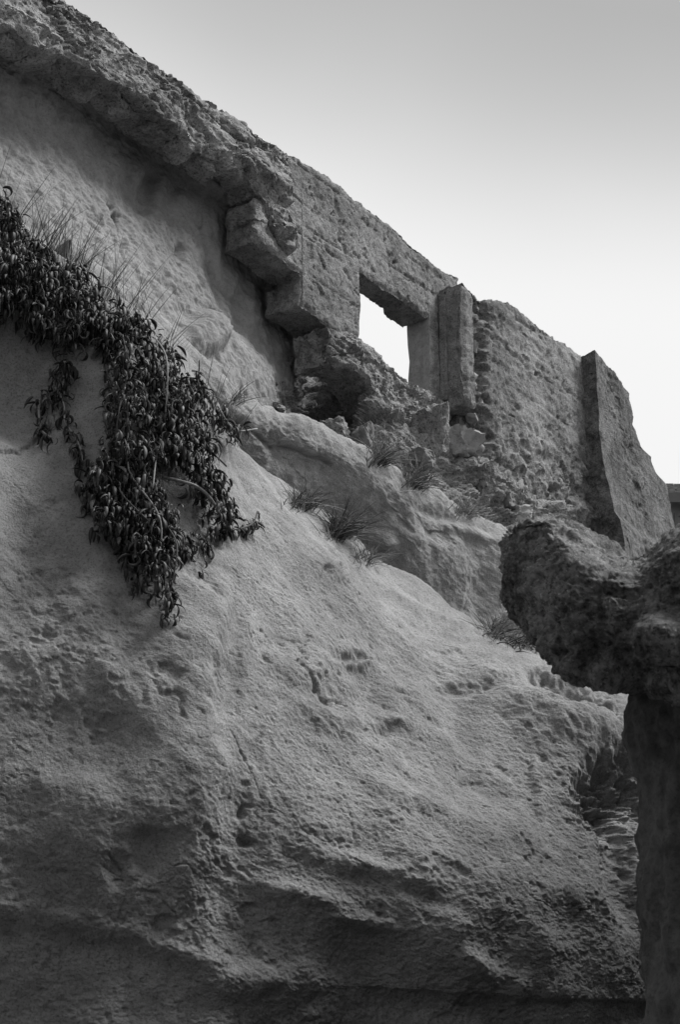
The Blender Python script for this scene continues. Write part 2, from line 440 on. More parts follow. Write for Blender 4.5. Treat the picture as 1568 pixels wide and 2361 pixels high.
# strata in the cave on the right
cave = (dent(px, py, 1420, 1840, 105, 85, 18, 2) + dent(px, py, 1350, 1605, 110, 40, 10, 2) * 0.4) * face * fade
st = perlin(V * (1.2, 1.2, 15.0) + 0.35 * fbm(V, 2.5, 3)[:, None]) + 0.5 * perlin(V * (2.5, 2.5, 34.0) + 7)
D += 0.05 * cave * st + 0.07 * cave * fbm(V, 7, 4, 0.65, 12)
lich = dent(px, py, 130, 1500, 190, 240, 0, 1.5)
l_ = ridged(V, 7, 3, 0.65, 51)
D -= 0.013 * lich * smooth(0.7, 1.4, l_)
Vc = V + N * D[:, None] * smooth(0, 0.3, fade)[:, None]
Fc = grid_faces(sh[1], sh[0])
cliff = put('cliff', Vc, Fc, M_CLIFF, kind='structure')
CLIFF_BVH = bvh_of(Vc, Fc)

# ================================================================== BANK UNDER THE WALL
bx = np.array([-1000, -600, -260, -60, 60, 180, 300, 420, 520, 600, 645, 672, 694], float)
btop = np.array([-640, -345, -90, 60, 130, 190, 255, 350, 440, 560, 660, 720, 780], float)
bo = np.array([0, 0, 0, 0, 0, 0, 0, 0, 0, 0, 0, -0.15, -1.0])
rows = []
rows.append(WP(bx, btop - 90, -0.38 + bo))
rows.append(WP(bx, btop, -0.36 + bo))
rows.append(WP(bx, btop + 60, -0.54 + bo))
rows.append(WP(bx, btop + 150, -0.55 + bo))
rows.append(WP(bx, btop + 290, np.linspace(-0.12, -0.38, len(bx)) + bo))
rows.append(WP(bx, btop + 430, np.linspace(0.35, 0.0, len(bx)) + bo))
rows.append(WP(bx, btop + 640, np.linspace(0.85, 0.4, len(bx)) + 0.3 * bo))
rows.append(WP(bx, btop + 900, np.linspace(1.3, 0.8, len(bx))))
G = net(rows, 420, [14, 40, 60, 90, 90, 90, 30], np.where(bx[1:] < -50, 0.3, 1.0))
sh = G.shape[:2]; N = grid_normals(G); N *= np.sign((N.reshape(-1, 3) @ WN).mean())
V = G.reshape(-1, 3); N = N.reshape(-1, 3); px, py = project(V)
q = stretched(V, (0.15, -0.1, -1.0), 0.45)
n1 = fbm(V, 1.6, 4, 0.5, 60)
D = 0.08 * fbm(V, 0.8, 2, 0.5, 61) + 0.045 * fbm(q, 2.5, 5, 0.62, 62) + 0.012 * fbm(V, 9, 4, 0.65, 69) + 0.008 * ridged(q, 4.5, 3, 0.5, 63) + 0.008 * fbm(V, 16, 3, 0.6, 64)
D -= 0.02 * smooth(0.5, 1.0, fbm(V, 3.4, 3, 0.6, 65))
D += 0.010 * fbm(V, 7, 5, 0.68, 66)
for cx, cy, sx, sy, an, am, pw in [(470, 770, 45, 50, 25, 0.16, 2.5), (430, 720, 30, 14, 40, -0.08, 1.5), (520, 735, 50, 10, 30, -0.10, 1.5),
        (260, 560, 10, 60, -20, -0.04, 1.5), (560, 700, 14, 70, 0, -0.06, 1.5), (350, 430, 20, 50, 10, -0.12, 1.5),
        (290, 560, 8, 8, 0, -0.07, 1.5), (415, 575, 8, 10, 0, -0.07, 1.5), (250, 470, 8, 8, 0, -0.08, 1.5), (265, 493, 9, 8, 0, -0.08, 1.5), (395, 660, 40, 8, 40, -0.06, 1.5)]:
    D += am * dent(px + 6 * n1, py + 6 * n1, cx, cy, sx, sy, an, pw)
D -= 0.06 * line_mask(px + 6 * n1, py, [(455, 530), (475, 600), (500, 650), (545, 690)], 4)
D -= 0.05 * line_mask(px + 3 * n1, py, [(268, 490), (278, 560), (290, 600)], 4)
V2 = V + N * D[:, None]
put('sandstone_bank', V2, grid_faces(sh[1], sh[0]), M_BANK, kind='structure')
BANK_BVH = bvh_of(V2, grid_faces(sh[1], sh[0]))

# ================================================================== SECOND RIDGE
rx = np.array([150, 260, 340, 400, 480, 560, 640, 740, 830, 870, 950, 1040, 1110, 1165, 1210, 1280, 1380, 1500], float)
rp = np.array([560, 650, 710, 772, 850, 922, 950, 985, 1028, 1055, 1102, 1152, 1190, 1222, 1262, 1300, 1350, 1420], float)
ro = np.array([1.6, 1.6, 1.6, 1.6, 1.65, 1.65, 1.55, 1.4, 1.35, 1.3, 1.22, 1.12, 1.06, 1.02, 0.98, 0.92, 0.8, 0.7], float)
rows = []
c = WP(rx, rp, ro)
bk = c - WN * 0.55 + np.array([0, 0, -0.30])
rows += [bk - WN * 0.6 + np.array([0, 0, -1.2]), bk, c]
for dy, do in ((40, 0.13), (110, 0.09), (230, -0.06), (360, -0.12), (560, -0.05)):
    rows.append(WP(rx, rp + dy, ro + do - np.clip((dy - 40) / 320, 0, 1) * 0.55 * (1 - smooth(750, 1050, rx))))
G = net(rows, 420, [8, 22, 40, 60, 60, 60, 40])
sh = G.shape[:2]; N = grid_normals(G); N *= np.sign((N.reshape(-1, 3) @ WN).mean())
V = G.reshape(-1, 3); N = N.reshape(-1, 3); px, py = project(V)
n1 = fbm(V, 2.0, 4, 0.5, 80)
q = stretched(V, WD + np.array([0, 0, -0.15]), 0.3)
D = 0.05 * fbm(V, 0.8, 2, 0.5, 81) + 0.02 * fbm(V, 2.6, 3, 0.5, 82) + 0.009 * ridged(q, 3.5, 3, 0.55, 83) + 0.012 * fbm(V, 7, 5, 0.68, 84)
F1, F2, ID = cells(V, 5.0, 3)
D += 0.03 * (ID - 0.5) * smooth(0.0, 0.4, fbm(V, 1.1, 2, 0.5, 85)) * smooth(0, 0.15, F2 - F1)
flk = dent(px, py, 670, 1040, 110, 40, 28, 1.5) + dent(px, py, 960, 1190, 120, 36, 28, 1.5)
B1, B2, BI = cells(stretched(V, WD + np.array([0, 0, -0.2]), 0.4) + 0.05 * n1[:, None], 5.5, 29)
D += flk * (0.05 * (BI - 0.5) * smooth(0, 0.1, B2 - B1) - 0.03)
for cx, cy, sx, sy, an, am, pw in [(1110, 1320, 40, 100, 0, -0.07, 1.2), (1155, 1300, 22, 110, 0, 0.04, 1.2), (1020, 1300, 90, 70, 0, 0.05, 1),
        (700, 1060, 60, 16, 25, -0.05, 1.2), (1000, 1185, 60, 14, 25, -0.04, 1.2),
        (870, 1240, 40, 22, 20, 0.06, 1.3), (1085, 1225, 70, 12, 20, 0.06, 1.2), (900, 1150, 60, 30, 20, 0.03, 1), (560, 990, 14, 22, 0, -0.12, 1.6)]:
    D += am * dent(px + 7 * n1, py + 7 * n1, cx, cy, sx, sy, an, pw)
D -= 0.04 * line_mask(px + 6 * n1, py + 8 * n1, [(590, 1000), (640, 1040), (700, 1045), (760, 1070)], 5)
V2 = V + N * D[:, None]
put('sandstone_ridge', V2, grid_faces(sh[1], sh[0]), M_CLIFF, kind='structure')
RIDGE_BVH = bvh_of(V2, grid_faces(sh[1], sh[0]))

# ================================================================== RUINED WALL
wall_base = wall_pt(0.0, -3.5, 0.0)
wall = thing('ruined_wall', wall_base, 'long ruined concrete wall with an empty window opening and a buttress on the clifftop', 'ruined wall')

def conc_disp(kind):  # surface relief of the kinds of concrete
    def f(P):
        bz_ = (P[:, 2] + 0.03 * fbm(P, 1.2, 2, 0.5, 107)) / 0.42; bz_ = np.abs(bz_ - np.round(bz_)) * 0.42
        board = -0.012 * np.exp(-(bz_ / 0.012) ** 2) * smooth(-0.15, 0.25, fbm(P, 1.0, 3, 0.5, 108))
        a = 0.010 * fbm(P, 3.0, 3, 0.55, 100) + 0.009 * fbm(P, 13, 3, 0.7, 101)
        if kind == 'smooth': return 0.3 * a
        if kind == 'plain': return a + board - 0.022 * smooth(0.35, 0.8, fbm(P, 6, 4, 0.65, 102)) + 0.008 * (cells(P, 14, 31)[2] - 0.5)
        q = stretched(P, WD + np.array([0, 0, -0.05]), 0.4)
        F1, F2, ID = cells(q, 5.5, 5)
        r = a * 1.5 + 0.05 * fbm(q, 2.4, 4, 0.6, 103) + 0.05 * (ID - 0.5) * smooth(0, 0.12, F2 - F1) - 0.03 * smooth(0.2, 0.5, fbm(P, 5, 3, 0.6, 104))
        if kind == 'rough':
            E1, E2, IE = cells(q + 0.04 * a[:, None] / 0.01, 2.6, 19)
            return r + 0.08 * (IE - 0.5) * smooth(0, 0.16, E2 - E1) - 0.03 * (1 - smooth(0, 0.05, E2 - E1)) + 0.012 * fbm(P, 18, 3, 0.65, 105)
        if kind == 'medium2': return 0.5 * r
        if kind == 'medium': return board + 0.24 * r + 0.012 * (cells(P, 13, 33)[2] - 0.5) - 0.022 * smooth(0.35, 0.8, fbm(P, 5, 4, 0.7, 106))
    return f
def loft_wall(name, top, bot, off, thick, disp, mat, res=0.022, s0=None, s1=None, parent=wall, extra=None, toff=None, label=None, nt_=14, edge=0.02, cap=None, poff=None, ew=False):
    po = off if poff is None else poff
    top = np.array(top, float); bot = np.array(bot, float)
    ts, th = SH(top[:, 0], top[:, 1], po); bs, bh = SH(bot[:, 0], bot[:, 1], po)
    s0 = max(ts[0], bs[0]) if s0 is None else s0; s1 = min(ts[-1], bs[-1]) if s1 is None else s1
    ns = max(3, int((s1 - s0) / res)); s = np.linspace(s0, s1, ns)
    tz = np.interp(s, ts, th); bz = np.interp(s, bs, bh)
    nh = max(4, int((tz - bz).max() / res)); nb = 10
    ring = []                                 # (h fraction, depth fraction, outward n, outward z)
    for k in range(nh): ring.append((k / (nh - 1), 0, 1, 0))
    for k in range(1, nt_): ring.append((1, k / nt_, 0, 1))
    for k in range(nb): ring.append((1 - k / (nb - 1), 1, -1, 0))
    for k in range(1, nt_): ring.append((0, 1 - k / nt_, 0, -1))
    ring = np.array(ring, float); nr = len(ring)
    H = bz[:, None] + (tz - bz)[:, None] * ring[None, :, 0]
    O = off - thick * ring[None, :, 1] + 0 * H
    S = s[:, None] + 0 * H
    P = wall_pt(S, H, O).reshape(-1, 3)
    base = P.copy()
    d = disp(base)
    on = np.tile(ring[:, 2], ns); oz = np.tile(ring[:, 3], ns)
    if extra is not None:
        qx, qy = project(base); d = d + extra(base, qx, qy) * (on > 0)
    # wear the top and bottom arrises a little
    hn = np.tile(np.minimum(ring[:, 0], 1 - ring[:, 0]), ns) * np.repeat(tz - bz, nr)
    wear = np.exp(-(hn / 0.035) ** 2) * (on > 0) * edge * (1 + 1.2 * fbm(base, 6, 3, 0.6, 111))
    es = np.minimum(np.repeat(s - s0, nr), np.repeat(s1 - s, nr))
    if ew: wear = wear + np.exp(-(es / 0.04) ** 2) * (on > 0) * edge * 0.8
    P = P + WN * ((d - wear) * (on != 0) * np.where(on == 0, 1, on))[:, None]
    P = P + Z * (oz * (d * np.where(oz < 0, 0.45, 0.9) + 0.026 * fbm(base, 5, 5, 0.65, 112)))[:, None]
    # the front rows next to the top follow the top's raggedness
    P = P + Z * ((on > 0) * (np.tile(ring[:, 0], ns) > 0.999) * 0.026 * fbm(base, 5, 5, 0.65, 112))[:, None]
    F = grid_faces(nr, ns, True)
    faces = [tuple(f) for f in F]
    if cap:
        faces.append(tuple(range((ns - 1) * nr, ns * nr))[::-1])
        faces.append(tuple(range(nr)))
    else:
        for side in (0, 1):                   # broken ends: rings shrinking to the middle, pushed in and out
            e = P[:nr] if side == 0 else P[(ns - 1) * nr:ns * nr]
            mid_ = e.mean(0); sg = -1 if side == 0 else 1; prev = 0 if side == 0 else (ns - 1) * nr
            cat = []
            for f_ in (0.06, 0.14, 0.24, 0.36, 0.5, 0.64, 0.78, 0.9):
                rr_ = e + (mid_ - e) * f_
                rr_ = rr_ + WD * sg * (np.minimum(f_ / 0.2, 1) * (0.02 + disp(rr_ + 3.3) * 1.2))[:, None]
                b0 = len(P); P = np.vstack([P, rr_])
                for j in range(nr):
                    k = (j + 1) % nr
                    fq = (prev + j, prev + k, b0 + k, b0 + j)
                    faces.append(fq if side == 0 else fq[::-1])
                prev = b0
            faces.append(tuple(range(prev, prev + nr)) if side == 0 else tuple(range(prev, prev + nr))[::-1])
    o = put(name, P, faces, mat, parent, sharp=48, label=label)
    if cap:
        o.data.materials.append(cap); o.data.polygons[len(faces) - 1].material_index = 1
    return o

def px_s(x, y, off=0.0): return float(SH(x, y, off)[0])
S_J = px_s(662, 420); S_W0 = px_s(829, 700); S_W1 = px_s(990, 800); S_P = px_s(1017, 780)

# rough rubble part at the upper left
def along(x, ref):                            # the place of the photograph's plane where a level line through ref reaches x
    s_, h_ = SH(*ref); ss = np.linspace(float(s_) - 12, float(s_), 600); qx, qy = project(wall_pt(ss, np.full(600, float(h_)), 0 * ss))
    return (x, float(np.interp(x, qx, qy)))
top_l = [(-260, -250), (-80, -140), (40, -80), (150, 0), (215, 40), (320, 112), (415, 192), (470, 232), (560, 280), (610, 322), (640, 340), (668, 356)]
bot_l = [(-260, -50), (-80, 30), (0, 66), (30, 70), (62, 104), (116, 126), (150, 130), (180, 160), (226, 190), (286, 204), (326, 252), (396, 290), (400, 305), (432, 326), (452, 345), (512, 374), (524, 392), (566, 384), (580, 420), (606, 462), (612, 470), (622, 520), (645, 560), (668, 590)]
def ex_l(P, qx, qy):
    e = 0.055 * ridged(stretched(P, WD, 0.35), 2.2, 2, 0.5, 120) * smooth(0, 1, 1)
    e = e * smooth(0.0, 120, qy - np.interp(qx, [p[0] for p in top_l], [p[1] for p in top_l]))
    return e
top_l = [along(-1000, top_l[0])] + top_l; bot_l = [along(-1000, bot_l[0])] + bot_l
loft_wall('wall_section', top_l, bot_l, 0.03, 0.43, conc_disp('rough'), M_ROUGH, 0.020, s1=S_J - 0.004, extra=ex_l, label='rough broken rubble concrete section at the high end')
# footing blocks below it, stepping down the slope (undersides seen from below)
loft_wall('footing_block', [(590, 455), (610, 470), (668, 560), (705, 600)], [(590, 556), (604, 560), (664, 610), (698, 634)], 0.012, 0.42, conc_disp('medium2'), M_ROUGH, 0.02, s1=px_s(700, 600), label='upper stepped footing block with dark underside', ew=True)
# plain section left of the window
top_m = [(660, 354), (700, 372), (745, 400), (780, 425), (835, 474), (850, 480)]
bot_m = [(660, 590), (694, 640), (697, 700), (745, 742), (775, 768), (800, 765), (828, 778), (850, 790)]
def ex_m(P, qx, qy):
    e = -0.02 * line_mask(qx, qy, [(770, 440), (785, 500), (780, 545), (800, 585), (812, 575)], 3)
    e = e - 0.014 * line_mask(qx, qy, [(705, 522), (760, 560), (812, 592)], 2.5)
    e = e - 0.03 * dent(qx, qy, 740, 470, 48, 30, 40, 2) - 0.02 * line_mask(qx, qy, [(795, 620), (812, 650)], 2.5)
    return e - 0.035 * smooth(540, 620, qy - 0.66 * (qx - 700)) * 0
loft_wall('wall_section', top_m, bot_m, 0.0, 0.34, conc_disp('plain'), M_CONC, 0.016, s0=S_J, s1=S_W0 - 0.003, extra=ex_m, label='plain cracked concrete section left of the window')
loft_wall('footing_block', [(690, 640), (720, 660), (775, 720), (790, 740)], [(694, 702), (726, 722), (775, 764), (790, 775)], 0.008, 0.5, conc_disp('medium2'), M_CONC, 0.02, label='lower stepped footing block with dark underside', ew=True)
# lintel over the window
top_w = [(820, 462), (860, 488), (905, 522), (950, 566), (988, 598), (992, 604), (1040, 632), (1062, 645)]
lint = [(820, 618), (829, 625), (990, 735), (1010, 749)]
def ex_w(P, qx, qy):
    return -0.010 * line_mask(qx, qy, [(920, 578), (990, 626)], 2) - 0.05 * dent(qx, qy, 911, 604, 5, 5, 0, 2)
lt = loft_wall('lintel', top_w, lint, -0.002, 0.30, conc_disp('plain'), M_CONC, 0.016, s0=S_W0, s1=S_W1, extra=ex_w, label='concrete lintel over the empty window opening')
# strip of wall right of the window up to the pilaster, with the pale jamb
loft_wall('window_jamb', [(985, 596), (992, 604), (1040, 632), (1062, 645), (1080, 655)], [(985, 930), (1040, 960), (1080, 985)], 0.0, 0.31, conc_disp('plain'), M_CONC, 0.02, s0=S_W1 + 0.003, s1=px_s(1062, 780), label='narrow concrete strip with a pale smooth jamb face', edge=0.01, cap=M_SMOOTH)
# broken inner lip of the lintel (seen from below at the back of the opening)
loft_wall('wall_section', top_w, lint, -0.285, 0.10, conc_disp('medium2'), M_CONC, 0.02, s0=px_s(897, 715, -0.30), s1=S_W1 + 0.02, label='broken lip along the back of the lintel', poff=0.0)
# broken wall below the window
top_s = [(700, 730), (745, 752), (775, 768), (828, 780), (868, 802), (884, 820), (898, 842), (930, 868), (960, 890), (1010, 910), (1045, 925)]
bot_s = [(700, 842), (724, 838), (760, 842), (806, 850), (836, 866), (862, 915), (905, 985), (960, 1040), (1000, 1070), (1045, 1090)]
loft_wall('wall_section', top_s, bot_s, 0.05, 0.45, conc_disp('rough'), M_ROUGH, 0.018, s0=px_s(750, 790, .05), s1=px_s(1040, 980, .05), label='broken rubble stub below the window')
# pilaster: the squared end of the thicker wall to the right
PIL = 0.33
loft_wall('pilaster', [(1040, 655), (1060, 650), (1072, 652), (1084, 668), (1120, 690)], [(1040, 905), (1084, 935), (1120, 960)], PIL, PIL + 0.05, conc_disp('medium'), M_CONC, 0.02, s0=S_P, s1=S_P + 0.26, label='square concrete pilaster beside the window', edge=0.05, ew=True)
# vertical fillet along the pilaster (a real strip)
loft_wall('pilaster_strip', [(1000, 655), (1040, 680)], [(1000, 900), (1040, 925)], 0.10, 0.10, conc_disp('smooth'), M_CONC, 0.02, s0=S_P - 0.04, s1=S_P - 0.002, label='narrow concrete fillet at the pilaster foot')
# big wall to the right
top_r = [(1085, 672), (1105, 690), (1130, 688), (1165, 695), (1195, 712), (1240, 748), (1262, 768), (1300, 790), (1345, 820), (1420, 860)]
bot_r = [(1085, 1150), (1160, 1190), (1260, 1240), (1345, 1290), (1420, 1330)]
def ex_r(P, qx, qy):
    q = stretched(P, WD, 0.25)
    lower = smooth(930, 1080, qy - 0.35 * (qx - 1200))
    F1, F2, ID = cells(P, 6.0, 9)
    e = 0.05 * lower * (fbm(P, 4, 4, 0.6, 130) + 0.8 * (ID - 0.5))
    e = e + 0.012 * ridged(q, 4.5, 2, 0.5, 131)
    e = e - 0.22 * (1 - smooth(1098, 1132, qx + 14 * fbm(P, 5, 3, 0.6, 132)))
    for cx, cy, r in ((1237, 862, 5), (1160, 1140, 16), (1270, 1130, 9), (1150, 1070, 12), (1130, 1010, 10), (1310, 1170, 12)):
        e = e - 0.09 * dent(qx, qy, cx, cy, r, r, 0, 2)
    e = e - 0.025 * line_mask(qx + 10 * fbm(P, 3, 3), qy, [(1115, 760), (1165, 800), (1215, 850)], 4)
    e = e - 0.02 * line_mask(qx + 8 * fbm(P, 3, 3), qy, [(1185, 735), (1260, 775)], 3) - 0.02 * line_mask(qx + 8 * fbm(P, 3, 3), qy, [(1265, 860), (1330, 920)], 3)
    return e
loft_wall('wall_section', top_r, bot_r, PIL - 0.02, 0.6, conc_disp('medium'), M_CONC2, 0.020, s0=px_s(1092, 800, PIL), s1=px_s(1440, 1000, PIL), extra=ex_r, label='tall weathered concrete section between pilaster and buttress')

# buttress: vertical loft, battered front, broken right side
def buttress():
    sL = px_s(1352, 1000, PIL)
    hz = np.linspace(0, 1, 170)
    sF, hT = SH(1346, 822, PIL); hB = float(SH(1370, 1330, PIL)[1]); hT = float(hT)
    h = hB + (hT - hB) * hz
    yy = np.interp(h, [hB, hT], [1330, 822])
    lx = np.array([(700, 1366), (812, 1369), (900, 1375), (1000, 1383), (1060, 1390), (1110, 1402), (1180, 1418), (1200, 1432), (1290, 1444), (1400, 1452)], float)
    sx = np.array([(700, 1430), (812, 1436), (850, 1445), (900, 1450), (960, 1458), (1000, 1466), (1035, 1480), (1045, 1502), (1090, 1516), (1115, 1536), (1180, 1548), (1225, 1560), (1300, 1572), (1400, 1585)], float)
    oo = np.linspace(0.2, 2.2, 400) + PIL; off = []
    for hh in h:
        qx, qy = project(wall_pt(np.full(400, sL), np.full(400, hh), oo))
        off.append(oo[np.argmax(qx >= np.interp(qy, lx[:, 0], lx[:, 1]))])
    off = np.array(off); wid = []
    for hh, o_ in zip(h, off):
        ww = np.linspace(0.2, 4.0, 600)
        qx, qy = project(wall_pt(sL + ww, np.full(600, hh), np.full(600, o_ - 0.15)))
        wid.append(ww[np.argmax(qx >= np.interp(qy, sx[:, 0], sx[:, 1]))])
    wid = np.array(wid)
    nL, nF, nR = 24, 60, 24
    ring = [(0, k / nL) for k in range(nL)] + [(k / nF, 1) for k in range(nF)] + [(1, 1 - k / nR) for k in range(nR + 1)]
    ring = np.array(ring); nr = len(ring)
    S = sL + wid[:, None] * ring[None, :, 0]
    O = -0.15 + (off[:, None] + 0.15 - 0.15 * ring[None, :, 0]) * ring[None, :, 1]
    Hh = h[:, None] + 0 * S
    Hh = Hh - (hz[:, None] ** 12) * (0.10 * np.maximum(0, ring[None, :, 0] - 0.55) / 0.45)
    P = wall_pt(S, Hh, O).reshape(-1, 3)
    c = wall_pt(S.mean(1), h, O.mean(1))
    dirn = P - np.repeat(c, nr, 0); dirn[:, 2] = 0; dirn /= np.linalg.norm(dirn, axis=1)[:, None]
    d = 0.9 * conc_disp('medium2')(P) + 0.03 * fbm(P, 2.5, 3, 0.55, 140)
    qx, qy = project(P)
    d = d - 0.03 * line_mask(qx + 8 * fbm(P, 4, 3), qy, [(1405, 1060), (1418, 1130), (1440, 1170)], 4) + 0.04 * dent(qx, qy, 1445, 1190, 40, 16, 0, 1.5)
    E1, E2, IE = cells(P, 3.2, 37)
    d = d + 0.05 * (IE - 0.5) * smooth(0, 0.15, E2 - E1) + 0.02 * fbm(P, 7, 4, 0.65, 141)
    P = P + dirn * d[:, None]
    ns = len(h)
    faces = [tuple(f) for f in grid_faces(nr, ns, True)[:, ::-1]]
    faces.append(tuple(range((ns - 1) * nr, ns * nr)))
    put('buttress', P, faces, M_STAINED, wall, sharp=50, label='tall tapering buttress with a stained left side')
buttress()

# ------------------------------------------------------------------ stones
_bm = bmesh.new(); bmesh.ops.create_icosphere(_bm, subdivisions=4, radius=1.0)
ICO_V = np.array([v.co[:] for v in _bm.verts]); ICO_F = np.array([[v.index for v in f.verts] for f in _bm.faces]); _bm.free()
_bm = bmesh.new(); bmesh.ops.create_icosphere(_bm, subdivisions=3, radius=1.0)
ICO_V3 = np.array([v.co[:] for v in _bm.verts]); ICO_F3 = np.array([[v.index for v in f.verts] for f in _bm.faces]); _bm.free()
def chunk_mesh(center, size, seed, blocky=0.5, noise=0.06, low=False, rot=None, planes=5):
    r = np.random.default_rng(seed)
    Vv, Ff = (ICO_V3, ICO_F3) if low else (ICO_V, ICO_F)
    nrm = [np.array(a, float) for a in ((1, 0, 0), (-1, 0, 0), (0, 1, 0), (0, -1, 0), (0, 0, 1), (0, 0, -1))]
    nrm = [a + r.normal(size=3) * 0.22 for a in nrm]
    dist = list(r.uniform(0.72, 0.95, 6))
    for _ in range(planes):
        nrm.append(r.normal(size=3)); dist.append(r.uniform(0.8, 1.1) + 0.15 * blocky)
    R = np.full(len(Vv), 9.0)
    for a, dd in zip(nrm, dist):
        a = a / np.linalg.norm(a); k = Vv @ a
        R = np.minimum(R, np.where(k > 0.05, dd / np.maximum(k, 0.05), 9.0))
    R = np.minimum(R, 1.35)
    V = Vv * R[:, None]
    c1, c2, ci = cells(V + seed, 2.6, seed)
    V = V * (1 + noise * fbm(V + seed, 1.6, 4, 0.65)[:, None] + 0.5 * noise * fbm(V + seed, 7, 2, 0.6)[:, None] + (0.9 * noise * (ci - 0.5) * smooth(0, 0.25, c2 - c1))[:, None])
    V = V * np.array(size)
    e = rot if rot is not None else r.uniform(-0.35, 0.35, 3)
    M = np.array(Matrix.Rotation(AZ * -1 + e[2], 3, 'Z') @ Matrix.Rotation(e[0], 3, 'X') @ Matrix.Rotation(e[1], 3, 'Y'))
    return V @ M.T + center, Ff
def chunk_at(name, px, py, wpx, hpx, off, seed, mat, label=None, cat=None, group=None, parent=None, deep=0.8, low=False, noise=0.17):
    c = WP(px, py, off)
    sc = np.linalg.norm(c - CAM) / FPX
    Vv, Ff = chunk_mesh(c - WN * 0.5 * wpx * sc * deep * 0.7, (wpx * sc * 0.55, wpx * sc * 0.55 * deep, hpx * sc * 0.52), seed, noise=noise, low=low)
    return put(name, Vv, Ff, mat, parent, sharp=38, label=label, cat=cat, group=group)

# stones showing in the broken corner of the pilaster: parts of the wall
r = random.Random(5)
for (x, y, w, h) in [(1092, 690, 26, 22), (1098, 712, 22, 20), (1096, 734, 24, 22), (1090, 762, 30, 30), (1092, 800, 32, 36), (1084, 842, 26, 20), (1090, 866, 28, 24),
                     (1094, 890, 24, 22), (1084, 912, 24, 20), (1080, 938, 28, 26), (1094, 960, 30, 40), (1108, 930, 22, 30), (1100, 1000, 26, 26), (1112, 830, 18, 22), (1112, 775, 18, 24)]:
    chunk_at('stone', x, y, w, h, 0.22, int(x * 7 + y), random.Random(y).choice([M_STONE, M_ROUGH, M_CONC, M_DARKSTONE]), parent=wall, low=True)
# slabs breaking off under the rough section: parts of the wall
for (x, y, w, h, o) in [(20, 90, 50, 40, -.02), (90, 128, 60, 34, -.02), (160, 150, 60, 40, -.03), (205, 178, 55, 40, 0.0), (262, 210, 60, 36, -.02), (300, 245, 50, 42, -.03), (365, 290, 70, 40, -.02),
                        (420, 335, 50, 34, 0), (478, 372, 60, 40, -.02), (548, 398, 55, 34, .02), (596, 442, 40, 40, .02), (625, 470, 40, 40, .05), (600, 505, 46, 40, .05), (640, 530, 50, 46, .04), (636, 425, 40, 34, .06)]:
    chunk_at('broken_slab', x, y, w * 1.15, h * 0.95, o - 0.05, int(x * 3 + y), M_ROUGH, parent=wall, low=True, deep=1.2)

# ------------------------------------------------------------------ rubble slope at the wall foot
ux = np.array([640, 700, 770, 840, 900, 960, 1020, 1080, 1140, 1200, 1280, 1360, 1440, 1560, 1720], float)
ut = np.array([800, 840, 850, 900, 960, 1010, 1030, 1060, 1090, 1120, 1190, 1240, 1280, 1330, 1390], float)
uo = np.array([-0.8, -1.7, -1.5, -0.2, 0.12, 0.2, 0.25, 0.33, 0.36, 0.36, 0.36, 0.4, 0.4, 0.6, 0.6], float)
rows = [WP(ux, ut - 60, uo - 0.5), WP(ux, ut, uo), WP(ux, ut + 70, uo + 0.12 + 0.25 * (ux < 820)), WP(ux, ut + 160, uo + 0.30 + 0.4 * (ux < 820)), WP(ux, ut + 240, uo + 0.36)]
G = net(rows, 400, [20, 70, 90, 40]); sh = G.shape[:2]; N = grid_normals(G); N *= np.sign((N.reshape(-1, 3) @ WN).mean())
V = G.reshape(-1, 3); N = N.reshape(-1, 3)
F1, F2, ID = cells(V, 4.2, 13); G1, G2, IE = cells(V, 10, 17)
wv_ = fbm(V, 3, 4, 0.6, 152)
F1, F2, ID = cells(V + 0.10 * wv_[:, None], 2.6, 13); G1, G2, IE = cells(V + 0.05 * wv_[:, None], 6.5, 17)
D = 0.16 * fbm(V, 1.5, 5, 0.62, 150) + 0.20 * (ID - 0.5) * smooth(0, 0.14, F2 - F1) + 0.08 * (IE - 0.5) * smooth(0, 0.16, G2 - G1) + 0.02 * fbm(V, 14, 3, 0.65, 151)
V2 = V + N * D[:, None]
put('rubble_bank', V2, grid_faces(sh[1], sh[0]), M_ROUGH, kind='structure')
RUB_BVH = bvh_of(V2, grid_faces(sh[1], sh[0]))

GC = 'broken concrete lumps at the wall foot'
for name, x, y, w, h, o, sd, mt, lab in [
    ('concrete_lump', 1012, 985, 92, 120, 0.30, 3, M_ROUGH, 'large cracked concrete lump leaning under the window end of the wall'),
    ('concrete_block', 1078, 1024, 80, 78, 0.42, 8, M_SMOOTH2, 'square pale concrete block with a flat face at the foot of the pilaster'),
    ('rounded_block', 786, 996, 66, 60, 0.0, 12, M_ROUGH, 'rounded block sitting in the mouth of the dark hollow'),
    ('pale_stone', 1205, 1192, 66, 52, 0.55, 21, M_STONE, 'whitish angular stone lying below the tall wall, just above the foreground boulder'),
    ('dark_stone', 1176, 1150, 40, 44, 0.50, 23, M_DARKSTONE, 'small dark stone wedged above the whitish angular stone'),
    ('dark_slab', 985, 1056, 64, 46, 0.60, 27, M_DARKSTONE, 'dark angular slab under the large cracked lump, above the grass'),
    ('jagged_stone', 850, 1004, 50, 50, 0.42, 29, M_DARKSTONE, 'dark jagged stone right of the rounded block'),
    ('concrete_lump', 1122, 1100, 60, 76, 0.55, 39, M_ROUGH, 'upright rubble lump at the lower left corner of the tall wall'),
]:
    chunk_at(name, x, y, w, h, o, sd, mt, lab, 'stone' if 'stone' in name or 'slab' in name else 'concrete block', GC)

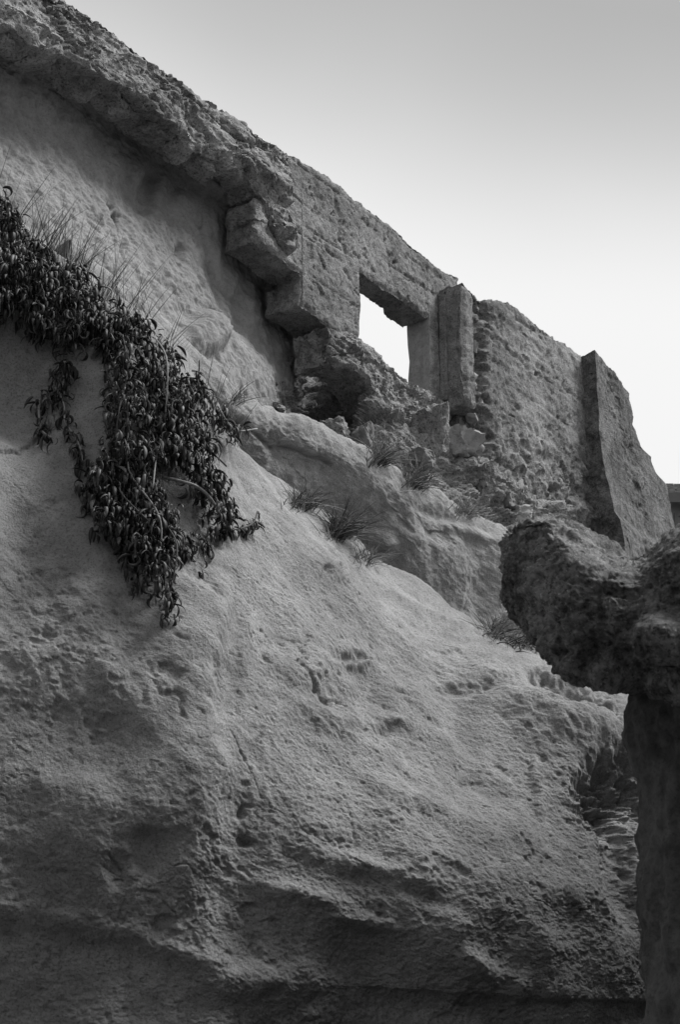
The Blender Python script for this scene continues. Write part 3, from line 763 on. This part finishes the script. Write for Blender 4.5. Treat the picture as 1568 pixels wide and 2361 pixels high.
# ================================================================== FOREGROUND BOULDER AND PILLAR
bxs = np.array([1172, 1166, 1180, 1215, 1262, 1320, 1390, 1470, 1560, 1680, 1830, 1960], float)
sil = np.array([1330, 1262, 1230, 1214, 1206, 1214, 1250, 1290, 1236, 1140, 1080, 1090], float)
crest = np.array([1335, 1270, 1239, 1222, 1214, 1262, 1308, 1322, 1268, 1190, 1130, 1115], float)
bot = np.array([1345, 1375, 1405, 1445, 1490, 1548, 1562, 1576, 1600, 1640, 1680, 1690], float)
yf = np.array([7.15, 7.0, 6.85, 6.72, 6.60, 6.52, 6.48, 6.45, 6.35, 6.3, 6.4, 6.7], float)
mid = (crest + bot) / 2
rows = [PY(bxs, bot + 2, yf + 0.75), PY(bxs, (sil + bot) / 2, yf + 1.25), PY(bxs, sil + 8, yf + 1.0), PY(bxs, sil, yf + np.array([.3, .2, .12, .12, .15, .6, .7, .6, .3, .3, .3, .3])), PY(bxs, crest, yf + 0.04),
        PY(bxs, crest + (bot - crest) * 0.25, yf - 0.05), PY(bxs, mid, yf - 0.06), PY(bxs, crest + (bot - crest) * 0.78, yf - 0.02), PY(bxs, bot, yf + 0.10), PY(bxs, bot + 2, yf + 0.75)]
G = net(rows, 330, [10, 10, 16, 44, 40, 50, 50, 40, 24]); sh = G.shape[:2]; N = grid_normals(G)
V = G.reshape(-1, 3); N = N.reshape(-1, 3)
cen_ = V.mean(0); N *= np.sign(((V - cen_) * N).sum(1).mean()); px, py = project(V)
n1 = fbm(V, 5, 4, 0.55, 160)
F1, F2, ID = cells(V, 14, 23)
E1, E2, IE = cells(V + 0.02 * n1[:, None], 6.0, 27)
D = 0.022 * n1 + 0.034 * (IE - 0.5) * smooth(0, 0.14, E2 - E1) - 0.010 * smooth(0.3, 0.8, fbm(V, 9, 4, 0.7, 165)) + 0.018 * (ID - 0.5) * smooth(0, 0.3, F2 - F1) + 0.008 * fbm(V, 34, 3, 0.65, 161)
lowb = smooth(1400, 1500, py)
D += lowb * 0.022 * ridged(stretched(V, (0.8, 0.1, -0.5), 0.5), 9, 3, 0.55, 162)
for cx, cy, sx, sy, an, am in [(1400, 1490, 60, 30, 12, -0.05), (1440, 1500, 18, 30, 0, -0.04), (1260, 1440, 20, 40, -30, -0.05), (1300, 1500, 16, 22, 0, -0.04), (1530, 1475, 60, 48, 0, 0.10),
                               (1480, 1540, 30, 30, 0, -0.05), (1230, 1390, 16, 30, -20, -0.03), (1350, 1400, 40, 30, 0, 0.015)]:
    D += am * dent(px + 8 * n1, py + 8 * n1, cx, cy, sx, sy, an, 1.3)
V2 = V + N * (D * np.clip(np.minimum(np.arange(sh[1]), np.arange(sh[1])[::-1])[None].repeat(sh[0], 0).ravel() / 8.0, 0, 1))[:, None]
faces = [tuple(f) for f in grid_faces(sh[1], sh[0])]
faces.append(tuple((np.arange(sh[0]) * sh[1]).tolist())); faces.append(tuple((np.arange(sh[0]) * sh[1] + sh[1] - 1).tolist())[::-1])
put('boulder', V2, faces, M_BOULDER, sharp=60, label='dark lichened concrete boulder perched on the rock pillar in the foreground', cat='boulder')

# pillar under the boulder, widened to the right
lev = np.array([1560, 1600, 1640, 1700, 1760, 1850, 1950, 2050, 2150, 2361, 2560], float)
lft = np.array([1482, 1478, 1468, 1466, 1484, 1500, 1508, 1504, 1510, 1508, 1502], float)
ctr = PY(np.full(len(lev), 1660.0), lev, np.full(len(lev), 6.95))
lp = PY(lft, lev, np.full(len(lev), 6.95))
rad = ctr[:, 0] - lp[:, 0]
base_c = ctr[-1].copy(); ctr = np.vstack([ctr, [base_c[0], base_c[1], -0.3]]); rad = np.append(rad, rad[-1] * 1.05)
zz = np.linspace(ctr[0, 2], -0.3, 300)
r_ = np.interp(-zz, -ctr[:, 2], rad); cx_ = np.interp(-zz, -ctr[:, 2], ctr[:, 0]); cy_ = np.interp(-zz, -ctr[:, 2], ctr[:, 1])
th = np.linspace(0, 2 * math.pi, 220, endpoint=False)
P = np.stack([cx_[:, None] + r_[:, None] * np.cos(th) * np.where(np.cos(th) > 0, 2.2, 1.0), cy_[:, None] + 0.38 * np.sin(th) + 0 * r_[:, None], zz[:, None] + 0 * th], -1).reshape(-1, 3)
nrm = np.stack([np.cos(th), np.sin(th), 0 * th], -1)[None].repeat(len(zz), 0).reshape(-1, 3)
q = stretched(P, (0.1, 0.0, 1.0), 0.35)
P = P + nrm * (0.055 * fbm(q, 3.0, 4, 0.55, 170) + 0.022 * ridged(q, 6, 3, 0.55, 171) + 0.010 * fbm(P, 16, 4, 0.65, 172))[:, None]
faces = [tuple(f) for f in grid_faces(220, 300, True)] + [tuple(range(220))]
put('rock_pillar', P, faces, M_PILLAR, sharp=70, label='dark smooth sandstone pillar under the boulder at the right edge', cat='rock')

# unseen rocks right of the pillar, added to shade the foot of the cliff
th = np.linspace(0, 2 * math.pi, 200, endpoint=False); zz = np.linspace(0, 1, 110)
prof = (1 - np.clip(zz, 0, 1) ** 4) ** 0.5
for (cx0, cy0, rx0, ry0, hh) in ((5.1, 12.2, 2.3, 2.6, 8.6), (4.0, 8.0, 1.7, 1.9, 6.2)):
    P = np.stack([cx0 + rx0 * prof[:, None] * np.cos(th), cy0 + ry0 * prof[:, None] * np.sin(th), -0.4 + (hh + 0.4) * zz[:, None] + 0 * th], -1).reshape(-1, 3)
    nr_ = P - np.array([cx0, cy0, 0]); nr_[:, 2] *= 0.15; nr_ /= np.linalg.norm(nr_, axis=1)[:, None]
    P = P + nr_ * (0.25 * fbm(P, 0.7, 3, 0.5, 180) + 0.05 * ridged(P * (1, 1, 2.2), 1.6, 3, 0.55, 181) + 0.015 * fbm(P, 9, 3, 0.6, 182))[:, None]
    put('added_shade_rock', P, [tuple(f) for f in grid_faces(200, 110, True)] + [tuple(range(109 * 200, 110 * 200))], M_PILLAR, kind='structure')

# unseen rock wall behind the camera, added to hold sky light off the cliff
X, T = np.meshgrid(np.linspace(-14, 12, 140), np.linspace(0, 1, 110))
P = np.stack([X, -2.6 - 1.2 * T - 5.0 * np.clip(T - 0.62, 0, 1) ** 1.5 * 4 + 0.02 * (X + 1) ** 2, -0.4 + 10.8 * np.sin(np.clip(T / 0.7, 0, 1) * math.pi / 2) - 3.0 * np.clip(T - 0.7, 0, 1)], -1).reshape(-1, 3)
P = P + np.array([0, 1, 0.2]) * (0.45 * fbm(P, 0.4, 3, 0.5, 190) + 0.08 * ridged(P * (1, 1, 2), 1.4, 3, 0.5, 191))[:, None]
put('added_sky_blocker', P, grid_faces(140, 110), M_PILLAR, kind='structure')

# ================================================================== HOUSE BEHIND
hb = thing('house', PY(1600, 1330, 40.0), 'house with a shingled roof peeping out behind the broken wall end', 'house')
hx0, hx1 = PY(1518, 1200, 40.0)[0], PY(1518, 1200, 40.0)[0] + 7.0
hz0 = hb.location[2] - 1.5; hz1 = PY(1540, 1163, 40.0)[2]; hy0 = 40.0
def boxv(x0, x1, y0, y1, z0, z1):
    V = np.array([(x, y, z) for z in (z0, z1) for y in (y0, y1) for x in (x0, x1)], float)
    F = [(0, 2, 3, 1), (4, 5, 7, 6), (0, 1, 5, 4), (2, 6, 7, 3), (0, 4, 6, 2), (1, 3, 7, 5)]
    return V, F
M_HW = plain_mat('house_paint', 0.16, 0.8, 0.15, 4, 0.2); M_ROOF = plain_mat('shingle', 0.16, 0.9, 0.35, 9, 0.1)
M_TRIM = plain_mat('house_trim', 0.10, 0.7, 0.1, 5, 0.2); M_GLASS = plain_mat('window_glass', 0.05, 0.12, 0.1, 3, 0.6)
put('wall', *boxv(hx0, hx1, hy0, hy0 + 6, hz0, hz1), M_HW, hb, smooth_=False)
ex = 0.35
zr = hz1 + 0.12; rise = PY(1540, 1118, 41.5)[2] - zr
rf = put('roof', np.array([(hx0 - ex, hy0 - ex, zr), (hx1 + ex, hy0 - ex, zr), (hx1 + ex, hy0 + 1.5, zr + rise), (hx0 - ex, hy0 + 1.5, zr + rise), (hx0 - ex, hy0 + 6.3, zr), (hx1 + ex, hy0 + 6.3, zr),
                 (hx0 - ex, hy0 - ex, zr - 0.12), (hx1 + ex, hy0 - ex, zr - 0.12), (hx1 + ex, hy0 + 6.3, zr - 0.12), (hx0 - ex, hy0 + 6.3, zr - 0.12)]),
         [(0, 1, 2, 3), (3, 2, 5, 4), (6, 7, 1, 0), (9, 8, 7, 6), (8, 9, 4, 5), (6, 0, 3, 4, 9), (7, 8, 5, 2, 1)], M_ROOF, hb, smooth_=False)
SV, SF = [], []
nrow = 6
for k in range(nrow):
    for j in range(42):
        a = k / nrow; x0 = hx0 - ex + j * 0.18 + 0.09 * (k % 2); x1_ = x0 + 0.17
        y0_ = hy0 - ex + (1.5 + ex) * a - 0.01; y1_ = y0_ + (1.5 + ex) / nrow; z0_ = zr + rise * a + 0.02 + 0.008 * ((j * 7 + k * 3) % 4); z1_ = zr + rise * (a + 1 / nrow) + 0.012
        b = len(SV)
        SV += [(x0, y0_, z0_ - 0.03), (x1_, y0_, z0_ - 0.03), (x1_, y0_, z0_ + 0.025), (x0, y0_, z0_ + 0.025), (x1_, y1_, z1_), (x0, y1_, z1_)]
        SF += [(b, b + 1, b + 2, b + 3), (b + 3, b + 2, b + 4, b + 5)]
put('shingles', np.array(SV), SF, M_ROOF, hb, smooth_=False, kind='stuff')
wv = PY(np.array([1556.0, 1620.0]), np.array([1182.0, 1226.0]), 39.95)
fr = put('window', np.vstack([boxv(wv[0, 0], wv[0, 0] + 0.09, hy0 - 0.06, hy0 - 0.002, wv[1, 2], wv[0, 2])[0], boxv(wv[0, 0] + 0.09, wv[1, 0], hy0 - 0.06, hy0 - 0.002, wv[0, 2] - 0.09, wv[0, 2])[0],
                               boxv(wv[0, 0] + 0.09, wv[1, 0], hy0 - 0.06, hy0 - 0.002, wv[1, 2], wv[1, 2] + 0.09)[0], boxv(wv[1, 0], wv[1, 0] + 0.09, hy0 - 0.06, hy0 - 0.002, wv[1, 2], wv[0, 2])[0]]),
         [tuple(i + 8 * k for i in f) for k in range(4) for f in boxv(0, 1, 0, 1, 0, 1)[1]], M_TRIM, hb, smooth_=False)
pn = put('pane', *boxv(wv[0, 0] + 0.09, wv[1, 0], hy0 - 0.03, hy0 - 0.004, wv[1, 2] + 0.09, wv[0, 2] - 0.09), M_GLASS, fr, smooth_=False)
put('fascia', *boxv(hx0 - ex, hx1 + ex, hy0 - ex - 0.04, hy0 - ex - 0.003, zr - 0.22, zr + 0.01), M_TRIM, hb, smooth_=False)

# ================================================================== PLANTS
def hit(bvh, x, y):
    r = Vector(ray(x, y)); p, n, i, d = bvh.ray_cast(Vector(CAM), r.normalized())
    if p is None: return None
    if n.dot(r) > 0: n = -n
    return np.array(p), np.array(n)
def leaf_mesh(name, L, w, curl, twist, mat, seed):
    r = random.Random(seed); ns = 6; V = []; F = []
    pos = np.array([0.0, 0, 0]); ang = 0.15; 
    for k in range(ns + 1):
        t = k / ns
        ww = w * (0.45 + 1.0 * math.sin(math.pi * min(1, t * 0.9 + 0.12)) ** 0.8) * (1 - t ** 4) * 0.72 + w * 0.04
        th = ww * 0.45
        dr = np.array([0, math.cos(ang), -math.sin(ang)]); nr_ = np.array([0, math.sin(ang), math.cos(ang)])
        tw = twist * t; sx = np.array([math.cos(tw), 0, 0]) + nr_ * math.sin(tw)
        nn = np.cross(sx, dr)
        V += [pos + sx * ww, pos + nn * th * 0.35, pos - sx * ww, pos - nn * th]
        ang += curl / ns * r.uniform(0.6, 1.4); pos = pos + dr * L / ns
    for k in range(ns):
        for j in range(4):
            a = k * 4 + j; b = k * 4 + (j + 1) % 4
            F.append((a, b, b + 4, a + 4))
    F += [(3, 2, 1, 0), tuple(ns * 4 + j for j in range(4))]
    return mesh_of(name, np.array(V), F, mat)
LEAVES = [leaf_mesh('leaf', random.uniform(0.085, 0.125), random.uniform(0.0090, 0.0145), random.uniform(1.0, 3.6), random.uniform(-2.2, 2.2), M_LEAF3 if k % 12 == 7 else M_LEAF2 if k % 3 == 0 else M_LEAF, k) for k in range(24)]
LV = [(np.array([v.co[:] for v in m.vertices]), [tuple(p.vertices) for p in m.polygons]) for m in LEAVES]
def tube(pts, rad, nseg=6):
    pts = np.asarray(pts, float); n = len(pts); V = []; rad = np.broadcast_to(rad, (n,))
    for k in range(n):
        t = pts[min(k + 1, n - 1)] - pts[max(k - 1, 0)]; t = t / (np.linalg.norm(t) + 1e-9)
        a = np.cross(t, (0.2, 0.1, 1)); a = a / (np.linalg.norm(a) + 1e-9); b = np.cross(t, a)
        for j in range(nseg):
            th = 2 * math.pi * j / nseg; V.append(pts[k] + rad[k] * (a * math.cos(th) + b * math.sin(th)))
    F = [tuple(f) for f in grid_faces(nseg, n, True)] + [tuple(range(nseg)), tuple(range((n - 1) * nseg, n * nseg))[::-1]]
    return np.array(V), F
def inside(poly, x, y):
    c = False; j = len(poly) - 1
    for i in range(len(poly)):
        (xi, yi), (xj, yj) = poly[i], poly[j]
        if (yi > y) != (yj > y) and x < (xj - xi) * (y - yi) / (yj - yi) + xi: c = not c
        j = i
    return c
def edge_dist(poly, x, y):
    return min(np.hypot(x - x0 - t * (x1 - x0), y - y0 - t * (y1 - y0)) for (x0, y0), (x1, y1) in zip(poly, poly[1:] + poly[:1])
               for t in [max(0, min(1, ((x - x0) * (x1 - x0) + (y - y0) * (y1 - y0)) / ((x1 - x0) ** 2 + (y1 - y0) ** 2)))])
def leaf_frame(n, rnd, droop=1.0, spread=1.1):
    out_ = np.array([n[0], n[1], 0.0]); out_ /= np.linalg.norm(out_) + 1e-9
    a = rnd.gauss(0, spread)
    c, s = math.cos(a), math.sin(a)
    o = np.array([c * out_[0] - s * out_[1], s * out_[0] + c * out_[1], rnd.gauss(-0.55 * droop, 0.6)])
    o /= np.linalg.norm(o)
    up = Z - o * o[2]; up /= np.linalg.norm(up)
    x = np.cross(o, up)
    return np.stack([x, o, up], 1)
def foliage_thing(name, label, cat, spots, seed, stems=(), group=None, big=300, scale=1.0):
    rnd = random.Random(seed)
    base = spots[0][0]
    root = thing(name, base, label, cat, group)
    spots = [(p, R, rnd.uniform(0.5, 1.3) * scale, rnd.randrange(len(LEAVES))) for p, R in spots]
    # the outermost leaves (nearest to the viewer) become parts of their own
    spots.sort(key=lambda t: np.linalg.norm(t[0] - CAM) - rnd.random() * 0.35)
    for p, R, s, k in spots[:big]:
        o = bpy.data.objects.new('leaf', LEAVES[k]); COL.objects.link(o); o.parent = root
        M = Matrix([list(R[0] * s) + [p[0] - base[0]], list(R[1] * s) + [p[1] - base[1]], list(R[2] * s) + [p[2] - base[2]], [0, 0, 0, 1]])
        o.matrix_local = M
    rest = spots[big:]
    for mt in (M_LEAF, M_LEAF2, M_LEAF3):
        VV, FF, c = [], [], 0
        for p, R, s, k in rest:
            if LEAVES[k].materials[0] is not mt: continue
            v, f = LV[k]; VV.append(v @ (R * s).T + p); FF += [tuple(i + c for i in ff) for ff in f]; c += len(v)
        if VV: put('leaves', np.vstack(VV), FF, mt, root, kind='stuff')
    for pts, rad, mt in stems:
        put('stem', *tube(pts, rad), mt, root)
    return root
def scatter(poly, n, seed, thick, bvh=CLIFF_BVH, droop=1.0, edge=25, holes=()):
    rnd = random.Random(seed); xs = [p[0] for p in poly]; ys = [p[1] for p in poly]; res = []
    tries = 0
    while len(res) < n and tries < n * 30:
        tries += 1
        x, y = rnd.uniform(min(xs), max(xs)), rnd.uniform(min(ys), max(ys))
        if not inside(poly, x, y): continue
        if any(inside(h, x, y) and rnd.random() > 0.06 for h in holes): continue
        e = edge_dist(poly, x, y)
        # clumps: denser bunches
        cl = perlin(np.array([[x / 34.0, y / 46.0, seed * 3.1]]))[0]
        if cl < -0.25 and rnd.random() < 0.7: continue
        if e < 22 and cl < 0.05 and rnd.random() < 0.75: continue
        h = hit(bvh, x, y)
        if h is None: continue
        p, nn = h
        d = thick * min(1, e / edge + 0.15) * rnd.random() ** 0.7 * (0.75 + 0.7 * max(0, cl + 0.3))
        nn2 = nn * 0.8 + np.array([0.0, -0.25, 0.05])
        res.append((p + nn2 * (d + 0.012), leaf_frame(nn, rnd, droop)))
    return res
def stem_on(pts, bvh, lift, rad, wob=0.0, seed=0):
    r = random.Random(seed); out_ = []
    for k, (x, y) in enumerate(pts):
        h = hit(bvh, x, y); l = lift[k] if isinstance(lift, (list, tuple)) else lift
        out_.append(h[0] + h[1] * l)
    out_ = np.array(out_)
    return crom(out_, np.linspace(0, len(out_) - 1, 4 * len(out_))), rad

polyA = [(-60, 400), (0, 476), (30, 505), (62, 560), (110, 592), (160, 622), (200, 640), (240, 690), (300, 728), (335, 765), (300, 820), (262, 842), (232, 826), (205, 812), (175, 838), (150, 828), (118, 826), (95, 800), (60, 762), (22, 742), (-60, 725)]
sp = scatter(polyA, 2300, 3, 0.16)
foliage_thing('hanging_plant', 'dense dark succulent mat spilling over the cliff edge at the foot of the tall grass', 'plant', sp, 31, group='succulents hanging on the cliff')
polyB = [(240, 800), (268, 745), (305, 735), (345, 770), (382, 800), (405, 858), (452, 890), (472, 925), (500, 972), (540, 985), (556, 1000), (535, 1030), (485, 1018), (466, 1048), (470, 1090), (500, 1130), (520, 1190), (522, 1235), (480, 1240),
         (445, 1210), (420, 1150), (400, 1120), (388, 1180), (415, 1250), (408, 1320), (392, 1360), (410, 1430), (378, 1440), (352, 1396), (300, 1372), (286, 1310), (268, 1262), (212, 1242), (190, 1190), (186, 1118), (228, 1062), (246, 980), (240, 880)]
hole = [(330, 1085), (400, 1080), (440, 1150), (474, 1215), (440, 1230), (400, 1200), (355, 1160)]
sp = scatter(polyB, 3900, 5, 0.20, holes=(hole,))
polyB2 = [(415, 1225), (445, 1215), (485, 1270), (480, 1335), (440, 1318), (420, 1285)]
sp += scatter(polyB2, 70, 6, 0.08)
st = [(*stem_on([(368, 1122), (385, 1140), (410, 1152), (438, 1172), (455, 1200), (456, 1218)], CLIFF_BVH, [0.08, .16, .19, .19, .17, .13], 0.0105), M_STEM),
      (*stem_on([(200, 1128), (196, 1160), (205, 1200), (230, 1215)], CLIFF_BVH, 0.12, 0.006), M_STEM),
      (*stem_on([(320, 1180), (350, 1190), (365, 1230), (360, 1280), (380, 1330)], CLIFF_BVH, 0.15, 0.006), M_DSTEM)]
for k, pts in enumerate([[(262, 800), (280, 900), (272, 1000), (258, 1090), (235, 1160)], [(330, 800), (350, 900), (345, 1000), (330, 1090), (322, 1180)], [(395, 870), (420, 950), (430, 1040), (455, 1110)],
                         [(300, 1000), (290, 1120), (310, 1230), (330, 1330)], [(360, 1250), (380, 1330), (385, 1400)], [(455, 1000), (500, 1000), (535, 1010)], [(300, 1130), (270, 1190), (285, 1240)]]):
    st.append((*stem_on(pts, CLIFF_BVH, [0.14 + 0.06 * ((k + j) % 3) for j in range(len(pts))], 0.0055), M_STEM if k % 2 else M_DSTEM))
foliage_thing('hanging_plant', 'large dark succulent curtain hanging down the cliff face with a bare pale stem', 'plant', sp, 33, st, group='succulents hanging on the cliff')

# thin strand with a bare stem on the left
def strand_leaves(paths, n, seed, spread_px, lift):
    rnd = random.Random(seed); res = []
    for pts in paths:
        pa = np.array(pts, float)
        for _ in range(n):
            t = rnd.uniform(0, len(pa) - 1.001); k = int(t); x, y = pa[k] + (pa[k + 1] - pa[k]) * (t - k)
            h = hit(CLIFF_BVH, x + rnd.gauss(0, spread_px), y + rnd.gauss(0, 5))
            if h: res.append((h[0] + h[1] * rnd.uniform(0.02, lift), leaf_frame(h[1], rnd, 1.3, 1.0)))
    return res
p1 = [(150, 838), (148, 862), (128, 905), (100, 940), (98, 965), (108, 1000), (118, 1022)]
p2 = [(128, 905), (145, 945), (150, 985), (168, 1015), (182, 1050), (190, 1075)]
p3 = [(150, 838), (165, 850)]
sp = strand_leaves([p1, p2], 75, 8, 8, 0.07) + strand_leaves([p3], 20, 9, 8, 0.07) + strand_leaves([p1[:4]], 45, 10, 16, 0.09)
st = [(*stem_on(p1, CLIFF_BVH, 0.055, 0.009), M_STEM), (*stem_on(p2, CLIFF_BVH, 0.05, 0.006), M_STEM)]
foliage_thing('hanging_plant', 'thin succulent strand with a thick pale bare stem dangling left of the big curtain', 'plant', sp, 35, st, group='succulents hanging on the cliff')
# little shoot reaching out to the right
p4 = [(470, 1232), (500, 1226), (530, 1232), (556, 1222), (575, 1212), (588, 1218)]
sp = strand_leaves([p4[1:4]], 26, 12, 4, 0.08) + strand_leaves([p4[3:]], 26, 13, 4, 0.1)
st = [(*stem_on(p4, CLIFF_BVH, [0.05, .08, .1, .12, .13, .12], 0.006), M_DSTEM)]
foliage_thing('succulent_shoot', 'small dark shoot reaching out to the right with drooping fingers of leaves', 'plant', sp, 37, st, group='succulents hanging on the cliff')

def grass(name, label, spots, seed, n, length, width, mats, group, bvh, lean=(0, 0, 1), spread=0.55, bend=0.5, rootspread=14):
    """one tuft: blades rooted round a point of the ground"""
    rnd = random.Random(seed); root = None
    per = {m.name: [[], [], 0] for m in mats}
    for (x, y) in spots:
        for _ in range(n):
            h = hit(bvh, x + rnd.gauss(0, rootspread), y + rnd.gauss(0, rootspread * 0.5))
            if h is None: continue
            p = h[0] - h[1] * 0.01
            d = np.array(lean, float) + np.array([rnd.gauss(0, spread), rnd.gauss(0, spread * 0.7), rnd.uniform(-0.2, 0.3)])
            d /= np.linalg.norm(d); L = length * rnd.uniform(0.45, 1.15); w = width * rnd.uniform(0.7, 1.2)
            side = np.cross(d, (rnd.gauss(0, 1), rnd.gauss(0, 1), rnd.gauss(0, .4))); side /= np.linalg.norm(side)
            nrm_ = np.cross(side, d)
            m = rnd.choice(mats); V_, F_, c = per[m.name]
            ns = 5; bb = bend * rnd.uniform(0.2, 1.3)
            for k in range(ns + 1):
                t = k / ns; ww = w * (1 - t ** 1.6) + 0.0006
                q_ = p + d * L * t + np.array([d[0] * 0.5, d[1] * 0.5, -1.0]) * bb * L * t * t * 0.5
                V_ += [q_ + side * ww, q_ + nrm_ * ww * 0.5, q_ - side * ww]
            for k in range(ns):
                a = c + k * 3
                F_ += [(a, a + 1, a + 4, a + 3), (a + 1, a + 2, a + 5, a + 4), (a + 2, a, a + 3, a + 5)]
            per[m.name][2] = c + 3 * (ns + 1)
            if root is None: root = p
    t = thing(name, root, label, 'grass', group)
    for m in {m.name: m for m in mats}.values():
        V_, F_, c = per[m.name]
        if V_: put('blades', np.array(V_), F_, m, t, kind='stuff')
GG = 'tall dry grass on the cliff edge'
for k, (x, y, n, L, lab) in enumerate([
    (12, 520, 26, 0.36, 'thin wispy grass at the left border above the dark succulent mat'),
    (95, 590, 70, 0.34, 'thickest tall clump of dry grass over the succulent mat'),
    (165, 632, 60, 0.32, 'tall pale grass clump right of the thickest one'),
    (235, 690, 44, 0.33, 'sparse dark grass stalks where the succulent mat starts to drop'),
    (300, 738, 26, 0.30, 'a few long leaning stalks at the lower end of the tall grass'),
    (375, 800, 22, 0.22, 'short sparse stalks beside the upper curtain of succulents'),
    (470, 935, 26, 0.25, 'wiry stalks sticking out right of the succulent curtain'),
    (535, 1008, 34, 0.24, 'pale wiry grass at the right tip of the succulent curtain')]):
    grass('grass_clump', lab, [(x - 14, y + 4), (x + 14, y + 18)], 200 + k, n // 2, L * 1.7, 0.0030, [M_GRASS, M_DRY, M_GRASS], GG, CLIFF_BVH, (0.25, 0, 1.0), 0.30, 0.3, 20)
GT = 'grass tufts on the sandstone ledges'
for k, (x, y, n, L, w, bv, mats, lab) in enumerate([
    (700, 1162, 60, 0.20, 0.005, CLIFF_BVH, [M_GRASS], 'dark spiky tuft, higher of the two big ones on the front ridge'),
    (788, 1228, 110, 0.27, 0.005, CLIFF_BVH, [M_GRASS, M_GRASS, M_DRY], 'biggest dark spiky tuft in the middle of the front ridge'),
    (850, 1285, 40, 0.18, 0.003, CLIFF_BVH, [M_GRASS, M_DRY], 'small thin tuft below the biggest spiky tuft'),
    (1150, 1456, 70, 0.22, 0.005, CLIFF_BVH, [M_GRASS, M_DRY], 'spiky tuft with pale tips left of the foreground boulder'),
    (1205, 1480, 60, 0.16, 0.006, CLIFF_BVH, [M_GRASS], 'low leafy tuft half behind the foreground boulder'),
    (880, 1062, 60, 0.30, 0.006, RIDGE_BVH, [M_GRASS, M_DRY], 'grass tuft on the rear ridge under the rubble lump'),
    (962, 1112, 60, 0.32, 0.006, RIDGE_BVH, [M_GRASS, M_DRY], 'long bladed tuft on the rear ridge below the dark slab'),
    (1080, 1178, 50, 0.22, 0.005, RIDGE_BVH, [M_DRY], 'pale dry tuft at the foot of the rubble'),
    (1210, 1226, 26, 0.22, 0.005, RIDGE_BVH, [M_DRY, M_GRASS], 'tiny tuft between the whitish stone and the boulder'),
    (545, 925, 18, 0.22, 0.003, RIDGE_BVH, [M_GRASS, M_DRY], 'few thin stalks on the bend of the rear ridge')]):
    grass('grass_tuft', lab, [(x, y + 6)], 300 + k, int(n * 4.0), L * 1.4, w * 0.85, mats + [M_DRY], GT, bv, (0.1, -0.2, 0.8), 0.65, 1.2, 15)
